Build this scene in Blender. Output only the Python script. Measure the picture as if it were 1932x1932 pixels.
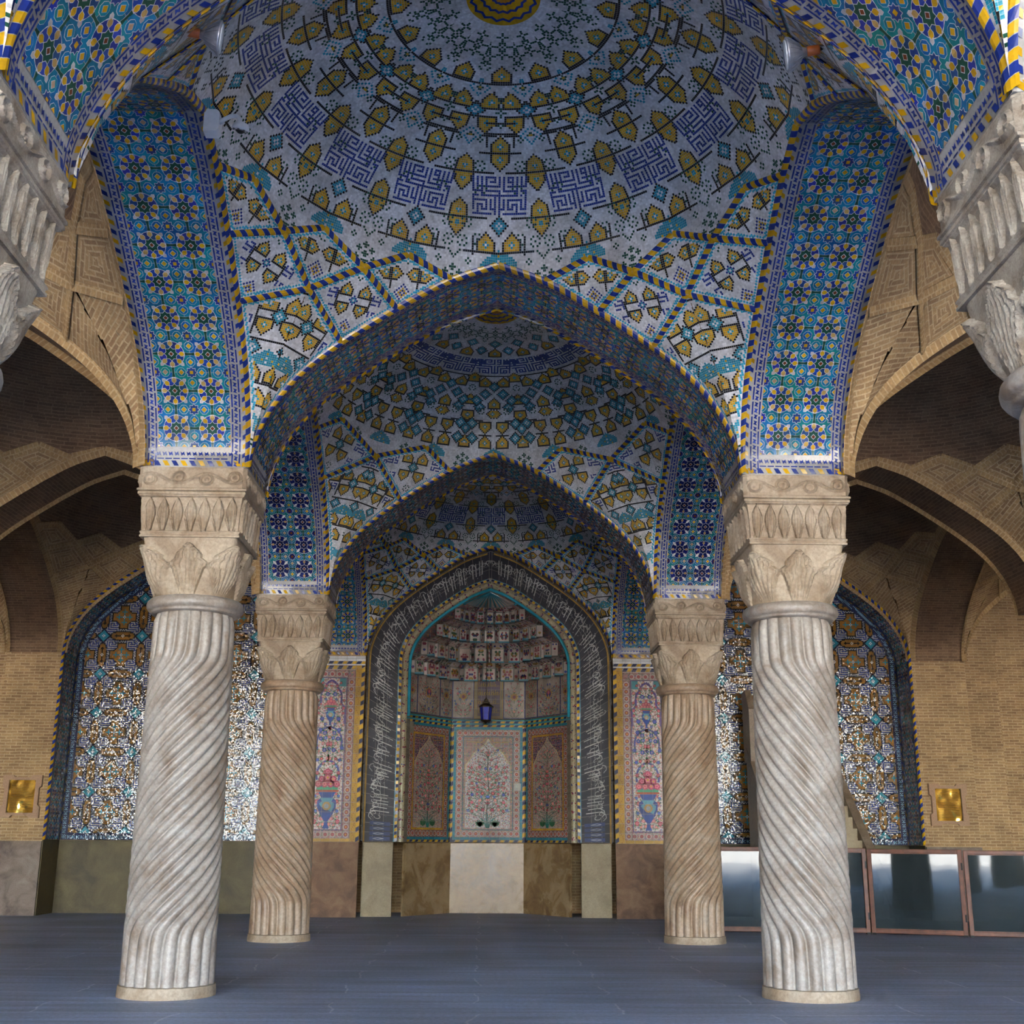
import bpy, math, random
import numpy as np
from mathutils import Vector, Matrix
random.seed(7); RNG = np.random.default_rng(7)
S = bpy.context.scene
COL = S.collection
for _o in list(bpy.data.objects): bpy.data.objects.remove(_o)
PI = math.pi

# ------------------------------------------------------------------ camera
PITCH, YAW, ROLL, FPX = 0.2666, 0.0214, 0.0068, 2280.95
_sp, _cp, _sy, _cy = math.sin(PITCH), math.cos(PITCH), math.sin(YAW), math.cos(YAW)
Fv = Vector((_sy*_cp, _cy*_cp, _sp)); Rv = Vector((_cy, -_sy, 0)); Uv = Vector((-_sy*_sp, -_cy*_sp, _cp))
_c, _s = math.cos(ROLL), math.sin(ROLL)
X_ = _c*Rv + _s*Uv; Y_ = -_s*Rv + _c*Uv
cam = bpy.data.objects.new('camera', bpy.data.cameras.new('camera')); COL.objects.link(cam)
cam.matrix_world = Matrix(((X_.x, Y_.x, -Fv.x, -0.0929), (X_.y, Y_.y, -Fv.y, 0), (X_.z, Y_.z, -Fv.z, 1.5), (0, 0, 0, 1)))
cam.data.sensor_width = 36; cam.data.lens = FPX/1932*36; cam.data.clip_end = 400
S.camera = cam

# ------------------------------------------------------------------ world, sun, exposure
SUN_EL, SUN_AZ = math.radians(26), math.radians(20)      # sun stands behind the prayer hall, courtyard is lit
w = bpy.data.worlds.new('sky'); S.world = w; w.use_nodes = True
nt = w.node_tree; bg = nt.nodes['Background']
sk = nt.nodes.new('ShaderNodeTexSky'); sk.sky_type = 'NISHITA'; sk.sun_disc = False
sk.sun_elevation = SUN_EL; sk.sun_rotation = SUN_AZ; sk.air_density = 1.0; sk.dust_density = 1.5
nt.links.new(sk.outputs[0], bg.inputs[0]); bg.inputs[1].default_value = 0.55
sl = bpy.data.lights.new('sun', 'SUN'); sl.energy = 13.5; sl.angle = 0.01; sl.color = (1, 0.96, 0.90)
sun = bpy.data.objects.new('sun', sl); COL.objects.link(sun)
_d = Vector((math.sin(SUN_AZ)*math.cos(SUN_EL), math.cos(SUN_AZ)*math.cos(SUN_EL), math.sin(SUN_EL)))
sun.rotation_euler = (-_d).to_track_quat('-Z', 'Y').to_euler(); sun.location = (0, 0, 30)
S.view_settings.view_transform = 'Standard'; S.view_settings.look = 'None'
S.view_settings.gamma = 1; S.view_settings.use_curve_mapping = False
S.view_settings.exposure = 3.15
try:
    S.cycles.use_denoising = True; S.cycles.max_bounces = 6; S.cycles.diffuse_bounces = 4; S.cycles.use_adaptive_sampling = True; S.cycles.adaptive_threshold = 0.06
    S.cycles.glossy_bounces = 3; S.cycles.use_light_tree = False; S.cycles.caustics_reflective = False; S.cycles.caustics_refractive = False; S.render.use_persistent_data = False; S.cycles.transmission_bounces = 2; S.cycles.use_fast_gi = False; S.cycles.sample_clamp_indirect = 12
except Exception: pass

# ------------------------------------------------------------------ dimensions (metres)
W, B = 6.4946, 6.9208
HC = W/2                      # nave column line
S_ = 0.58                     # half thickness of arches / abaci
Y0, Y1, Y2 = 6.117, 13.038, 19.959
YM = Y0 - B
YF0 = YM - B                 # courtyard edge of the hall
YW = 26.0                     # qibla wall face
HX, HY = W/2 - S_, B/2 - S_
YC = (Y2 + S_ + YW)/2; HYC = (YW - Y2 - S_)/2
ZS, ZA = 5.36, 7.80           # springing, arch apex
AX = W                        # aisle centre
CX2 = 1.5*W                   # outer aisle column line

# ------------------------------------------------------------------ node helpers
def mat_new(name):
    m = bpy.data.materials.new(name); m.use_nodes = True
    n = m.node_tree; p = n.nodes['Principled BSDF']
    return m, n, p
def N(n, t, **kw):
    x = n.nodes.new(t)
    for k, v in kw.items():
        if k.startswith('i_'): x.inputs[k[2:].replace('_', ' ')].default_value = v
        else: setattr(x, k, v)
    return x
def L(n, a, b): n.links.new(a, b)
def ramp(n, fac, stops, interp='LINEAR'):
    r = n.nodes.new('ShaderNodeValToRGB'); r.color_ramp.interpolation = interp
    el = r.color_ramp.elements
    while len(el) < len(stops): el.new(0.5)
    for e, (p, c) in zip(el, stops): e.position = p; e.color = (*c, 1) if len(c) == 3 else c
    L(n, fac, r.inputs[0]); return r.outputs[0]
def math_(n, op, a, b=None):
    x = n.nodes.new('ShaderNodeMath'); x.operation = op
    for i, v in enumerate((a, b)):
        if v is None: continue
        if isinstance(v, (int, float)): x.inputs[i].default_value = v
        else: L(n, v, x.inputs[i])
    return x.outputs[0]
def mix(n, fac, a, b, bt='MIX'):
    x = n.nodes.new('ShaderNodeMix'); x.data_type = 'RGBA'; x.blend_type = bt
    for i, v in ((0, fac), (6, a), (7, b)):
        if isinstance(v, (int, float)): x.inputs[i].default_value = v
        elif isinstance(v, tuple): x.inputs[i].default_value = (*v, 1)
        else: L(n, v, x.inputs[i])
    return x.outputs[2]

# glazed tile: each tile keeps its own glaze colour (face attribute), slightly tilted and uneven
def make_tile_mat(name, grout=0.07, rough=0.2, tilt=0.10, cell=True, groutcol=(0.55, 0.53, 0.5), dirt=0.45, spec=0.35):
    m, n, p = mat_new(name)
    at = N(n, 'ShaderNodeAttribute', attribute_name='glaze')
    geo = N(n, 'ShaderNodeNewGeometry')
    uv = N(n, 'ShaderNodeUVMap', uv_map='UVMap')
    fl = N(n, 'ShaderNodeVectorMath', operation='FLOOR'); L(n, uv.outputs[0], fl.inputs[0])
    wn = N(n, 'ShaderNodeTexWhiteNoise', noise_dimensions='3D'); L(n, fl.outputs[0], wn.inputs['Vector'])
    tc = N(n, 'ShaderNodeTexCoord')
    ns = N(n, 'ShaderNodeTexNoise', i_Scale=2.2, i_Detail=5.0, i_Roughness=0.65); L(n, tc.outputs['Object'], ns.inputs['Vector'])
    nf = N(n, 'ShaderNodeTexNoise', i_Scale=35.0, i_Detail=3.0); L(n, tc.outputs['Object'], nf.inputs['Vector'])
    v1 = math_(n, 'MULTIPLY_ADD', wn.outputs['Value'], 0.34); v1.node.inputs[2].default_value = 0.78
    hs = N(n, 'ShaderNodeHueSaturation'); L(n, at.outputs['Color'], hs.inputs['Color']); L(n, v1, hs.inputs['Value'])
    d = ramp(n, ns.outputs['Fac'], [(0.36, (1-dirt, 1-dirt*1.05, 1-dirt*1.15)), (0.60, (1, 1, 1))])
    c = mix(n, 1.0, hs.outputs['Color'], d, 'MULTIPLY')
    dd = ramp(n, nf.outputs['Fac'], [(0.3, (0.86, 0.85, 0.83)), (0.55, (1, 1, 1))])
    c = mix(n, 1.0, c, dd, 'MULTIPLY')
    if cell:
        fr = N(n, 'ShaderNodeVectorMath', operation='FRACTION'); L(n, uv.outputs[0], fr.inputs[0])
        sp = N(n, 'ShaderNodeSeparateXYZ'); L(n, fr.outputs[0], sp.inputs[0])
        gy = math_(n, 'LESS_THAN', sp.outputs['Y'], grout); gx = math_(n, 'LESS_THAN', sp.outputs['X'], grout*0.8)
        g = math_(n, 'MAXIMUM', gx, gy)
        c = mix(n, g, c, groutcol)
        r = math_(n, 'MULTIPLY_ADD', g, 0.6); r.node.inputs[2].default_value = rough
        L(n, r, p.inputs['Roughness'])
    else: p.inputs['Roughness'].default_value = rough
    L(n, c, p.inputs['Base Color'])
    s1 = N(n, 'ShaderNodeVectorMath', operation='SUBTRACT'); L(n, wn.outputs['Color'], s1.inputs[0]); s1.inputs[1].default_value = (0.5, 0.5, 0.5)
    s2 = N(n, 'ShaderNodeVectorMath', operation='SCALE'); L(n, s1.outputs[0], s2.inputs[0]); s2.inputs['Scale'].default_value = tilt
    s3 = N(n, 'ShaderNodeVectorMath', operation='ADD'); L(n, s2.outputs[0], s3.inputs[0]); L(n, geo.outputs['Normal'], s3.inputs[1])
    s4 = N(n, 'ShaderNodeVectorMath', operation='NORMALIZE'); L(n, s3.outputs[0], s4.inputs[0])
    L(n, s4.outputs[0], p.inputs['Normal'])
    p.inputs['Specular IOR Level'].default_value = spec
    return m
M_PIX = make_tile_mat('glazed_brick_mosaic', dirt=0.35)
M_CUT = make_tile_mat('cut_tile_mosaic', cell=False, tilt=0.12, dirt=0.3, spec=0.3)
M_WALLPIX = make_tile_mat('lattice_mosaic_tiles', grout=0.05, rough=0.14, tilt=0.16, groutcol=(0.2, 0.2, 0.19), dirt=0.35, spec=0.6)
M_PAINT = make_tile_mat('painted_tiles', grout=0.03, rough=0.34, tilt=0.05, groutcol=(0.30, 0.27, 0.24), dirt=0.35, spec=0.2)

def make_brick(name, c1, c2, mort, bw=0.22, bh=0.062, ms=0.010, bump=0.35):
    m, n, p = mat_new(name)
    uv = N(n, 'ShaderNodeUVMap', uv_map='UVMap')
    tc = N(n, 'ShaderNodeTexCoord')
    wob = N(n, 'ShaderNodeTexNoise', i_Scale=3.0); L(n, tc.outputs['Object'], wob.inputs['Vector'])
    wv = N(n, 'ShaderNodeVectorMath', operation='MULTIPLY_ADD'); L(n, wob.outputs['Color'], wv.inputs[0])
    wv.inputs[1].default_value = (0.03, 0.03, 0); L(n, uv.outputs[0], wv.inputs[2])
    br = N(n, 'ShaderNodeTexBrick'); L(n, wv.outputs[0], br.inputs['Vector'])
    br.inputs['Scale'].default_value = 1; br.inputs['Brick Width'].default_value = bw; br.inputs['Row Height'].default_value = bh
    br.inputs['Mortar Size'].default_value = ms; br.inputs['Mortar Smooth'].default_value = 0.25
    br.inputs['Color1'].default_value = (*c1, 1); br.inputs['Color2'].default_value = (*c2, 1); br.inputs['Mortar'].default_value = (*mort, 1)
    br.inputs['Bias'].default_value = -0.1
    n1 = N(n, 'ShaderNodeTexNoise', i_Scale=1.3, i_Detail=6.0, i_Roughness=0.7); L(n, tc.outputs['Object'], n1.inputs['Vector'])
    n2 = N(n, 'ShaderNodeTexNoise', i_Scale=40.0, i_Detail=4.0); L(n, tc.outputs['Object'], n2.inputs['Vector'])
    c = mix(n, 1.0, br.outputs['Color'], ramp(n, n1.outputs['Fac'], [(0.3, (0.62, 0.58, 0.55)), (0.62, (1.05, 1.04, 1.0))]), 'MULTIPLY')
    c = mix(n, 1.0, c, ramp(n, n2.outputs['Fac'], [(0.3, (0.8, 0.79, 0.78)), (0.7, (1.1, 1.1, 1.1))]), 'MULTIPLY')
    L(n, c, p.inputs['Base Color']); p.inputs['Roughness'].default_value = 0.85
    bp = N(n, 'ShaderNodeBump', i_Strength=bump, i_Distance=0.02)
    h = math_(n, 'SUBTRACT', math_(n, 'MULTIPLY', n2.outputs['Fac'], 0.5), br.outputs['Fac'])
    L(n, h, bp.inputs['Height']); L(n, bp.outputs[0], p.inputs['Normal'])
    return m
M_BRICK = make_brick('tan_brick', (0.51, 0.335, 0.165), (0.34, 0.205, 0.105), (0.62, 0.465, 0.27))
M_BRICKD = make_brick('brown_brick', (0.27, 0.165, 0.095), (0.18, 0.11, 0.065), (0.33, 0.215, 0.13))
M_BRICKH = make_brick('header_brick', (0.56, 0.37, 0.17), (0.42, 0.26, 0.12), (0.62, 0.45, 0.25), bw=0.075, bh=0.21)

def make_stone(name, a, b_, c_, scale=2.0, rough=0.35, bump=0.25, fine=30.0, spec=0.5, detail=8.0):
    m, n, p = mat_new(name)
    tc = N(n, 'ShaderNodeTexCoord')
    n1 = N(n, 'ShaderNodeTexNoise', i_Scale=scale, i_Detail=detail, i_Roughness=0.62, i_Distortion=0.6); L(n, tc.outputs['Object'], n1.inputs['Vector'])
    n2 = N(n, 'ShaderNodeTexNoise', i_Scale=fine, i_Detail=6.0, i_Roughness=0.7); L(n, tc.outputs['Object'], n2.inputs['Vector'])
    c = ramp(n, n1.outputs['Fac'], [(0.34, a), (0.5, b_), (0.66, c_)])
    c = mix(n, 1.0, c, ramp(n, n2.outputs['Fac'], [(0.32, (0.72, 0.70, 0.68)), (0.6, (1.04, 1.04, 1.04))]), 'MULTIPLY')
    L(n, c, p.inputs['Base Color'])
    r = math_(n, 'MULTIPLY_ADD', n1.outputs['Fac'], 0.35); r.node.inputs[2].default_value = rough - 0.16
    L(n, r, p.inputs['Roughness']); p.inputs['Specular IOR Level'].default_value = spec
    bp = N(n, 'ShaderNodeBump', i_Strength=bump, i_Distance=0.01); L(n, n2.outputs['Fac'], bp.inputs['Height']); L(n, bp.outputs[0], p.inputs['Normal'])
    return m
M_SHAFT = make_stone('polished_marble', (0.23, 0.165, 0.12), (0.365, 0.31, 0.265), (0.46, 0.415, 0.37), 2.2, 0.34, 0.25)
M_SHAFT2 = make_stone('warm_polished_marble', (0.25, 0.145, 0.085), (0.40, 0.28, 0.185), (0.46, 0.36, 0.27), 2.2, 0.36, 0.25)
M_CAP = make_stone('carved_limestone', (0.31, 0.215, 0.135), (0.43, 0.33, 0.23), (0.50, 0.405, 0.30), 2.6, 0.6, 0.4)
M_CAPW = make_stone('weathered_limestone', (0.24, 0.18, 0.125), (0.38, 0.315, 0.25), (0.50, 0.44, 0.36), 5.0, 0.7, 0.8, 60.0)
M_DADO = make_stone('brown_marble', (0.16, 0.09, 0.038), (0.33, 0.22, 0.105), (0.46, 0.33, 0.18), 2.3, 0.26, 0.12, 50.0)
M_DADOR = make_stone('red_brown_stone', (0.11, 0.05, 0.024), (0.22, 0.115, 0.06), (0.30, 0.18, 0.10), 2.8, 0.6, 0.4, 70.0)
M_DADOL = make_stone('pale_stone', (0.30, 0.23, 0.13), (0.39, 0.31, 0.185), (0.44, 0.36, 0.23), 1.6, 0.5, 0.3, 60.0)
M_DADOG = make_stone('olive_plaster', (0.075, 0.055, 0.022), (0.13, 0.10, 0.042), (0.17, 0.135, 0.06), 1.8, 0.55, 0.3, 60.0)
M_DADOP = make_stone('grey_brown_stone', (0.14, 0.10, 0.08), (0.25, 0.19, 0.15), (0.33, 0.27, 0.22), 2.4, 0.6, 0.4, 60.0)
M_MINBAR = make_stone('brown_stone_slab', (0.20, 0.14, 0.09), (0.30, 0.22, 0.15), (0.36, 0.28, 0.20), 2.0, 0.45, 0.3)
M_PLASTER = make_stone('white_plaster', (0.48, 0.46, 0.44), (0.62, 0.60, 0.57), (0.70, 0.68, 0.65), 5.0, 0.8, 0.3)

def simple(name, col, rough=0.5, metal=0.0, **kw):
    m, n, p = mat_new(name)
    tc = N(n, 'ShaderNodeTexCoord'); ns = N(n, 'ShaderNodeTexNoise', i_Scale=kw.get('scale', 25.0), i_Detail=4.0)
    L(n, tc.outputs['Object'], ns.inputs['Vector'])
    v = kw.get('var', 0.25)
    c = mix(n, 1.0, col, ramp(n, ns.outputs['Fac'], [(0.3, (1-v,)*3), (0.7, (1+v*0.4,)*3)]), 'MULTIPLY')
    L(n, c, p.inputs['Base Color']); p.inputs['Roughness'].default_value = rough; p.inputs['Metallic'].default_value = metal
    return m
M_WHITE = simple('white_plastic', (0.72, 0.74, 0.78), 0.35, var=0.08)
M_DARK = simple('black_plastic', (0.012, 0.012, 0.014), 0.3)
M_STEEL = simple('grey_aluminium', (0.30, 0.30, 0.34), 0.35, 0.4)
M_ORANGE = simple('orange_ceramic', (0.42, 0.10, 0.02), 0.4)
M_BRASSD = simple('dark_bronze', (0.11, 0.08, 0.045), 0.42, 1.0)
M_COBALTGLASS = simple('cobalt_glass', (0.008, 0.02, 0.42), 0.5)
M_LAMPFACE = simple('clear_lens', (0.55, 0.58, 0.62), 0.12)
M_WOODFRAME = simple('varnished_wood', (0.16, 0.044, 0.016), 0.45, scale=9.0, var=0.4)
M_HINGE = simple('black_iron', (0.02, 0.02, 0.02), 0.45, 1.0)
M_STONEFRAME = simple('carved_frame_stone', (0.46, 0.29, 0.18), 0.75, scale=40.0)
M_CABLE = simple('grey_cable', (0.30, 0.29, 0.28), 0.6)

# brass plate with a slightly wavy polish
M_PLATE, n, p = mat_new('polished_brass_plate')
p.inputs['Metallic'].default_value = 1; p.inputs['Roughness'].default_value = 0.06
tc = N(n, 'ShaderNodeTexCoord'); ns = N(n, 'ShaderNodeTexNoise', i_Scale=3.0, i_Detail=1.0); L(n, tc.outputs['Object'], ns.inputs['Vector'])
L(n, mix(n, ns.outputs['Fac'], (0.80, 0.46, 0.07), (0.88, 0.60, 0.13)), p.inputs['Base Color'])
bp = N(n, 'ShaderNodeBump', i_Strength=0.9, i_Distance=0.06); L(n, ns.outputs['Fac'], bp.inputs['Height']); L(n, bp.outputs[0], p.inputs['Normal'])

# old window glass: dim, slightly blue, reflecting
M_GLASS, n, p = mat_new('old_window_glass')
out = n.nodes['Material Output']
tr = N(n, 'ShaderNodeBsdfTransparent'); tr.inputs[0].default_value = (0.20, 0.25, 0.26, 1)
gl = N(n, 'ShaderNodeBsdfGlossy'); gl.inputs['Roughness'].default_value = 0.03; gl.inputs[0].default_value = (0.62, 0.68, 0.74, 1)
fs = N(n, 'ShaderNodeFresnel', i_IOR=1.5)
tc = N(n, 'ShaderNodeTexCoord'); ns = N(n, 'ShaderNodeTexNoise', i_Scale=1.6, i_Detail=1.0); L(n, tc.outputs['Object'], ns.inputs['Vector'])
bp = N(n, 'ShaderNodeBump', i_Strength=0.06, i_Distance=0.03); L(n, ns.outputs['Fac'], bp.inputs['Height']); L(n, bp.outputs[0], gl.inputs['Normal'])
df = N(n, 'ShaderNodeBsdfDiffuse'); df.inputs[0].default_value = (0.10, 0.13, 0.14, 1)
m1 = N(n, 'ShaderNodeMixShader'); m1.inputs[0].default_value = 0.25; L(n, tr.outputs[0], m1.inputs[1]); L(n, df.outputs[0], m1.inputs[2])
m2 = N(n, 'ShaderNodeMixShader'); L(n, fs.outputs[0], m2.inputs[0]); L(n, m1.outputs[0], m2.inputs[1]); L(n, gl.outputs[0], m2.inputs[2])
L(n, m2.outputs[0], out.inputs[0])

# worn blue-grey paving
M_FLOOR, n, p = mat_new('blue_grey_paving')
tc = N(n, 'ShaderNodeTexCoord')
wob = N(n, 'ShaderNodeTexNoise', i_Scale=1.4, i_Detail=3.0); L(n, tc.outputs['Object'], wob.inputs['Vector'])
wv = N(n, 'ShaderNodeVectorMath', operation='MULTIPLY_ADD'); L(n, wob.outputs['Color'], wv.inputs[0]); wv.inputs[1].default_value = (0.3, 0.17, 0); L(n, tc.outputs['Object'], wv.inputs[2])
br = N(n, 'ShaderNodeTexBrick'); L(n, wv.outputs[0], br.inputs['Vector'])
br.inputs['Scale'].default_value = 1; br.inputs['Brick Width'].default_value = 2.7; br.inputs['Row Height'].default_value = 0.74
br.inputs['Mortar Size'].default_value = 0.018; br.inputs['Mortar Smooth'].default_value = 0.9
br.inputs['Color1'].default_value = (0.42, 0.475, 0.62, 1); br.inputs['Color2'].default_value = (0.34, 0.385, 0.51, 1); br.inputs['Mortar'].default_value = (0.62, 0.65, 0.74, 1)
mp = N(n, 'ShaderNodeMapping'); mp.inputs['Scale'].default_value = (0.30, 3.4, 1); L(n, tc.outputs['Object'], mp.inputs['Vector'])
n1 = N(n, 'ShaderNodeTexNoise', i_Scale=1.6, i_Detail=8.0, i_Roughness=0.7); L(n, mp.outputs[0], n1.inputs['Vector'])
n2 = N(n, 'ShaderNodeTexNoise', i_Scale=22.0, i_Detail=6.0, i_Roughness=0.75); L(n, tc.outputs['Object'], n2.inputs['Vector'])
n3 = N(n, 'ShaderNodeTexNoise', i_Scale=0.5, i_Detail=4.0); L(n, tc.outputs['Object'], n3.inputs['Vector'])
c = mix(n, 1.0, br.outputs['Color'], ramp(n, n1.outputs['Fac'], [(0.3, (0.62, 0.62, 0.63)), (0.5, (1, 1, 1)), (0.68, (1.3, 1.3, 1.32))]), 'MULTIPLY')
c = mix(n, 1.0, c, ramp(n, n2.outputs['Fac'], [(0.3, (0.68, 0.68, 0.68)), (0.7, (1.2, 1.2, 1.2))]), 'MULTIPLY')
c = mix(n, 1.0, c, ramp(n, n3.outputs['Fac'], [(0.35, (0.85, 0.82, 0.80)), (0.65, (1.08, 1.08, 1.1))]), 'MULTIPLY')
L(n, c, p.inputs['Base Color'])
L(n, ramp(n, n1.outputs['Fac'], [(0.3, (0.42,)*3), (0.7, (0.68,)*3)]), p.inputs['Roughness'])
bp = N(n, 'ShaderNodeBump', i_Strength=0.5, i_Distance=0.02)
L(n, math_(n, 'ADD', math_(n, 'MULTIPLY', n2.outputs['Fac'], 0.3), n1.outputs['Fac']), bp.inputs['Height']); L(n, bp.outputs[0], p.inputs['Normal'])
M_GROUND = make_stone('sunlit_courtyard_paving', (0.52, 0.49, 0.45), (0.62, 0.59, 0.55), (0.68, 0.65, 0.61), 0.6, 0.8, 0.2)

# ------------------------------------------------------------------ colours of the glazes (linear)
GL = {'.': (0.76, 0.755, 0.77), 'w': (0.80, 0.80, 0.81), 'y': (0.70, 0.40, 0.012), 't': (0.02, 0.30, 0.42), 'k': (0.014, 0.009, 0.008),
      'b': (0.018, 0.040, 0.26), 'g': (0.016, 0.085, 0.05), 'o': (0.55, 0.24, 0.02), 'r': (0.20, 0.05, 0.012), 'T': (0.03, 0.42, 0.62),
      'B': (0.03, 0.07, 0.42), 'G': (0.46, 0.44, 0.42), 'n': (0.008, 0.012, 0.07), 'p': (0.50, 0.10, 0.12), 'P': (0.62, 0.28, 0.28),
      'e': (0.05, 0.16, 0.07), 'c': (0.48, 0.38, 0.24), 'd': (0.05, 0.035, 0.03), 'v': (0.10, 0.04, 0.20), 'l': (0.22, 0.40, 0.55), 'm': (0.13, 0.03, 0.035)}

# ------------------------------------------------------------------ mesh helpers
class MB:
    def __init__(s): s.v = []; s.f = []; s.c = []; s.u = []; s.n = 0
    def add(s, V, F, C=None, UV=None):
        V = np.asarray(V, float).reshape(-1, 3); o = s.n
        s.v.append(V); s.n += len(V)
        for i, f in enumerate(F):
            s.f.append([o+int(k) for k in f])
            s.c.append((1, 1, 1) if C is None else (C if isinstance(C, tuple) else C[i]))
            if UV is None: s.u.append(None)
            elif callable(UV): s.u.append([UV(V[int(k)]) for k in f])
            else: s.u.append([UV[int(k)] for k in f])
        return s
    def box(s, lo, hi, C=None, uvf=None):
        x0, y0, z0 = lo; x1, y1, z1 = hi
        V = [(x0,y0,z0),(x1,y0,z0),(x1,y1,z0),(x0,y1,z0),(x0,y0,z1),(x1,y0,z1),(x1,y1,z1),(x0,y1,z1)]
        F = [(0,3,2,1),(4,5,6,7),(0,1,5,4),(1,2,6,5),(2,3,7,6),(3,0,4,7)]
        s.add(V, F, C)
        for k in range(6):
            f = F[k]; ax = (2, 2, 1, 0, 1, 0)[k]; i, j = [(1, 2), (0, 2), (0, 1)][ax]
            s.u[-6+k] = [(V[q][i], V[q][j]) for q in f]
        return s
    def prism(s, pts, axis, a, b_, C=None):     # outline pts in the plane across axis, extruded a..b
        n_ = len(pts)
        def P(q, t):
            return {'x': (t, q[0], q[1]), 'y': (q[0], t, q[1]), 'z': (q[0], q[1], t)}[axis]
        V = [P(q, a) for q in pts]+[P(q, b_) for q in pts]
        F = [tuple(range(n_))[::-1], tuple(range(n_, 2*n_))]+[(i, (i+1) % n_, n_+(i+1) % n_, n_+i) for i in range(n_)]
        d = {'x': (1, 2), 'y': (0, 2), 'z': (0, 1)}[axis]
        return s.add(V, F, C, UV=lambda q: (q[d[0]], q[d[1]]))
    def build(s, name, mat, parent=None, smooth=False, weld=False):
        me = bpy.data.meshes.new(name)
        V = np.concatenate(s.v) if s.v else np.zeros((0, 3))
        me.from_pydata(V.tolist(), [], s.f)
        if any(u is not None for u in s.u):
            uvl = me.uv_layers.new(name='UVMap')
            flat = []
            for f, u in zip(s.f, s.u):
                if u is None: flat += [0.0, 0.0]*len(f)
                else:
                    for q in u: flat += [float(q[0]), float(q[1])]
            uvl.data.foreach_set('uv', flat)
        a = me.attributes.new('glaze', 'FLOAT_COLOR', 'FACE')
        cc = np.ones((len(s.f), 4)); cc[:, :3] = np.array(s.c).reshape(-1, 3) if s.c else 1
        a.data.foreach_set('color', cc.ravel())
        if smooth: me.polygons.foreach_set('use_smooth', [True]*len(me.polygons))
        me.materials.append(mat); me.update()
        o = bpy.data.objects.new(name, me); COL.objects.link(o)
        if parent: o.parent = parent
        return o
def tag(o, label=None, cat=None, group=None, kind=None):
    if label: o['label'] = label
    if cat: o['category'] = cat
    if group: o['group'] = group
    if kind: o['kind'] = kind
    return o
def thing(name, label, cat, loc=(0, 0, 0), rotz=0, group=None, scale=(1, 1, 1)):
    o = bpy.data.objects.new(name, None); COL.objects.link(o); o.empty_display_size = 0.2
    o.location = loc; o.rotation_euler = (0, 0, rotz); o.scale = scale
    return tag(o, label, cat, group, 'thing')
def dup(root, loc, rotz=0, label=None, group=None, scale=(1, 1, 1)):
    def cp(o, par):
        c = o.copy(); COL.objects.link(c)
        if par: c.parent = par
        for ch in list(o.children): cp(ch, c)
        return c
    r = cp(root, None); r.location = loc; r.rotation_euler = (0, 0, rotz); r.scale = scale
    if label: r['label'] = label
    if group: r['group'] = group
    return r
def lathe(mb, prof, seg=32, c=(0, 0, 0), C=None):
    V = []; F = []; k = len(prof)
    for i in range(seg):
        a = 2*PI*i/seg
        for r, z in prof: V.append((c[0]+r*math.cos(a), c[1]+r*math.sin(a), c[2]+z))
    for i in range(seg):
        j = (i+1) % seg
        for q in range(k-1): F.append((i*k+q, j*k+q, j*k+q+1, i*k+q+1))
    return mb.add(V, F, C)
def tube(mb, pts, r, seg=10, C=None):
    pts = [Vector(q) for q in pts]; V = []; F = []
    for i, q in enumerate(pts):
        t = (pts[min(i+1, len(pts)-1)]-pts[max(i-1, 0)]).normalized()
        a = t.orthogonal().normalized() if i == 0 else (pa - t*pa.dot(t)).normalized()
        pa = a; b_ = t.cross(a); rr = r[i] if isinstance(r, (list, tuple)) else r
        for k in range(seg):
            an = 2*PI*k/seg; V.append(tuple(q+a*rr*math.cos(an)+b_*rr*math.sin(an)))
    for i in range(len(pts)-1):
        for k in range(seg): F.append((i*seg+k, i*seg+(k+1) % seg, (i+1)*seg+(k+1) % seg, (i+1)*seg+k))
    F += [tuple(range(seg))[::-1], tuple((len(pts)-1)*seg+k for k in range(seg))]
    return mb.add(V, F, C)

# ------------------------------------------------------------------ the pointed arch profile
_prof = np.array([(1.0, 5.36), (0.992, 5.60), (0.95, 5.92), (0.885, 6.22), (0.80, 6.49), (0.69, 6.75), (0.574, 6.98), (0.425, 7.25), (0.345, 7.385), (0.197, 7.61), (0.0, 7.80)])
def catmull(P, k=8):
    P = np.vstack([2*P[0]-P[1], P, 2*P[-1]-P[-2]]); out = []
    for i in range(1, len(P)-2):
        for t in np.linspace(0, 1, k, endpoint=False):
            a, b_, c, d = P[i-1], P[i], P[i+1], P[i+2]
            out.append(0.5*((2*b_)+(-a+c)*t+(2*a-5*b_+4*c-d)*t*t+(-a+3*b_-3*c+d)*t**3))
    out.append(P[-2]); return np.array(out)
PROF = catmull(_prof)                     # normalised half width, z ; from springing to apex
def prof_z(h): return np.interp(h, PROF[::-1, 0], PROF[::-1, 1])
def prof_curve(hw, nseg, zs=ZS, sc=1.0):   # resampled uniformly, springing -> apex
    P = PROF.copy(); P[:, 0] *= hw; P[:, 1] = zs+(P[:, 1]-5.36)*sc
    d = np.r_[0, np.cumsum(np.hypot(*np.diff(P, axis=0).T))]
    t = np.linspace(0, d[-1], nseg+1)
    return np.c_[np.interp(t, d, P[:, 0]), np.interp(t, d, P[:, 1])], d[-1]
def full_arch(hw, nseg, zs=ZS, sc=1.0):
    c, Ln = prof_curve(hw, nseg, zs, sc)
    l = c.copy(); l[:, 0] *= -1
    return np.vstack([l, c[::-1][1:]])      # left springing -> apex -> right springing

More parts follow.
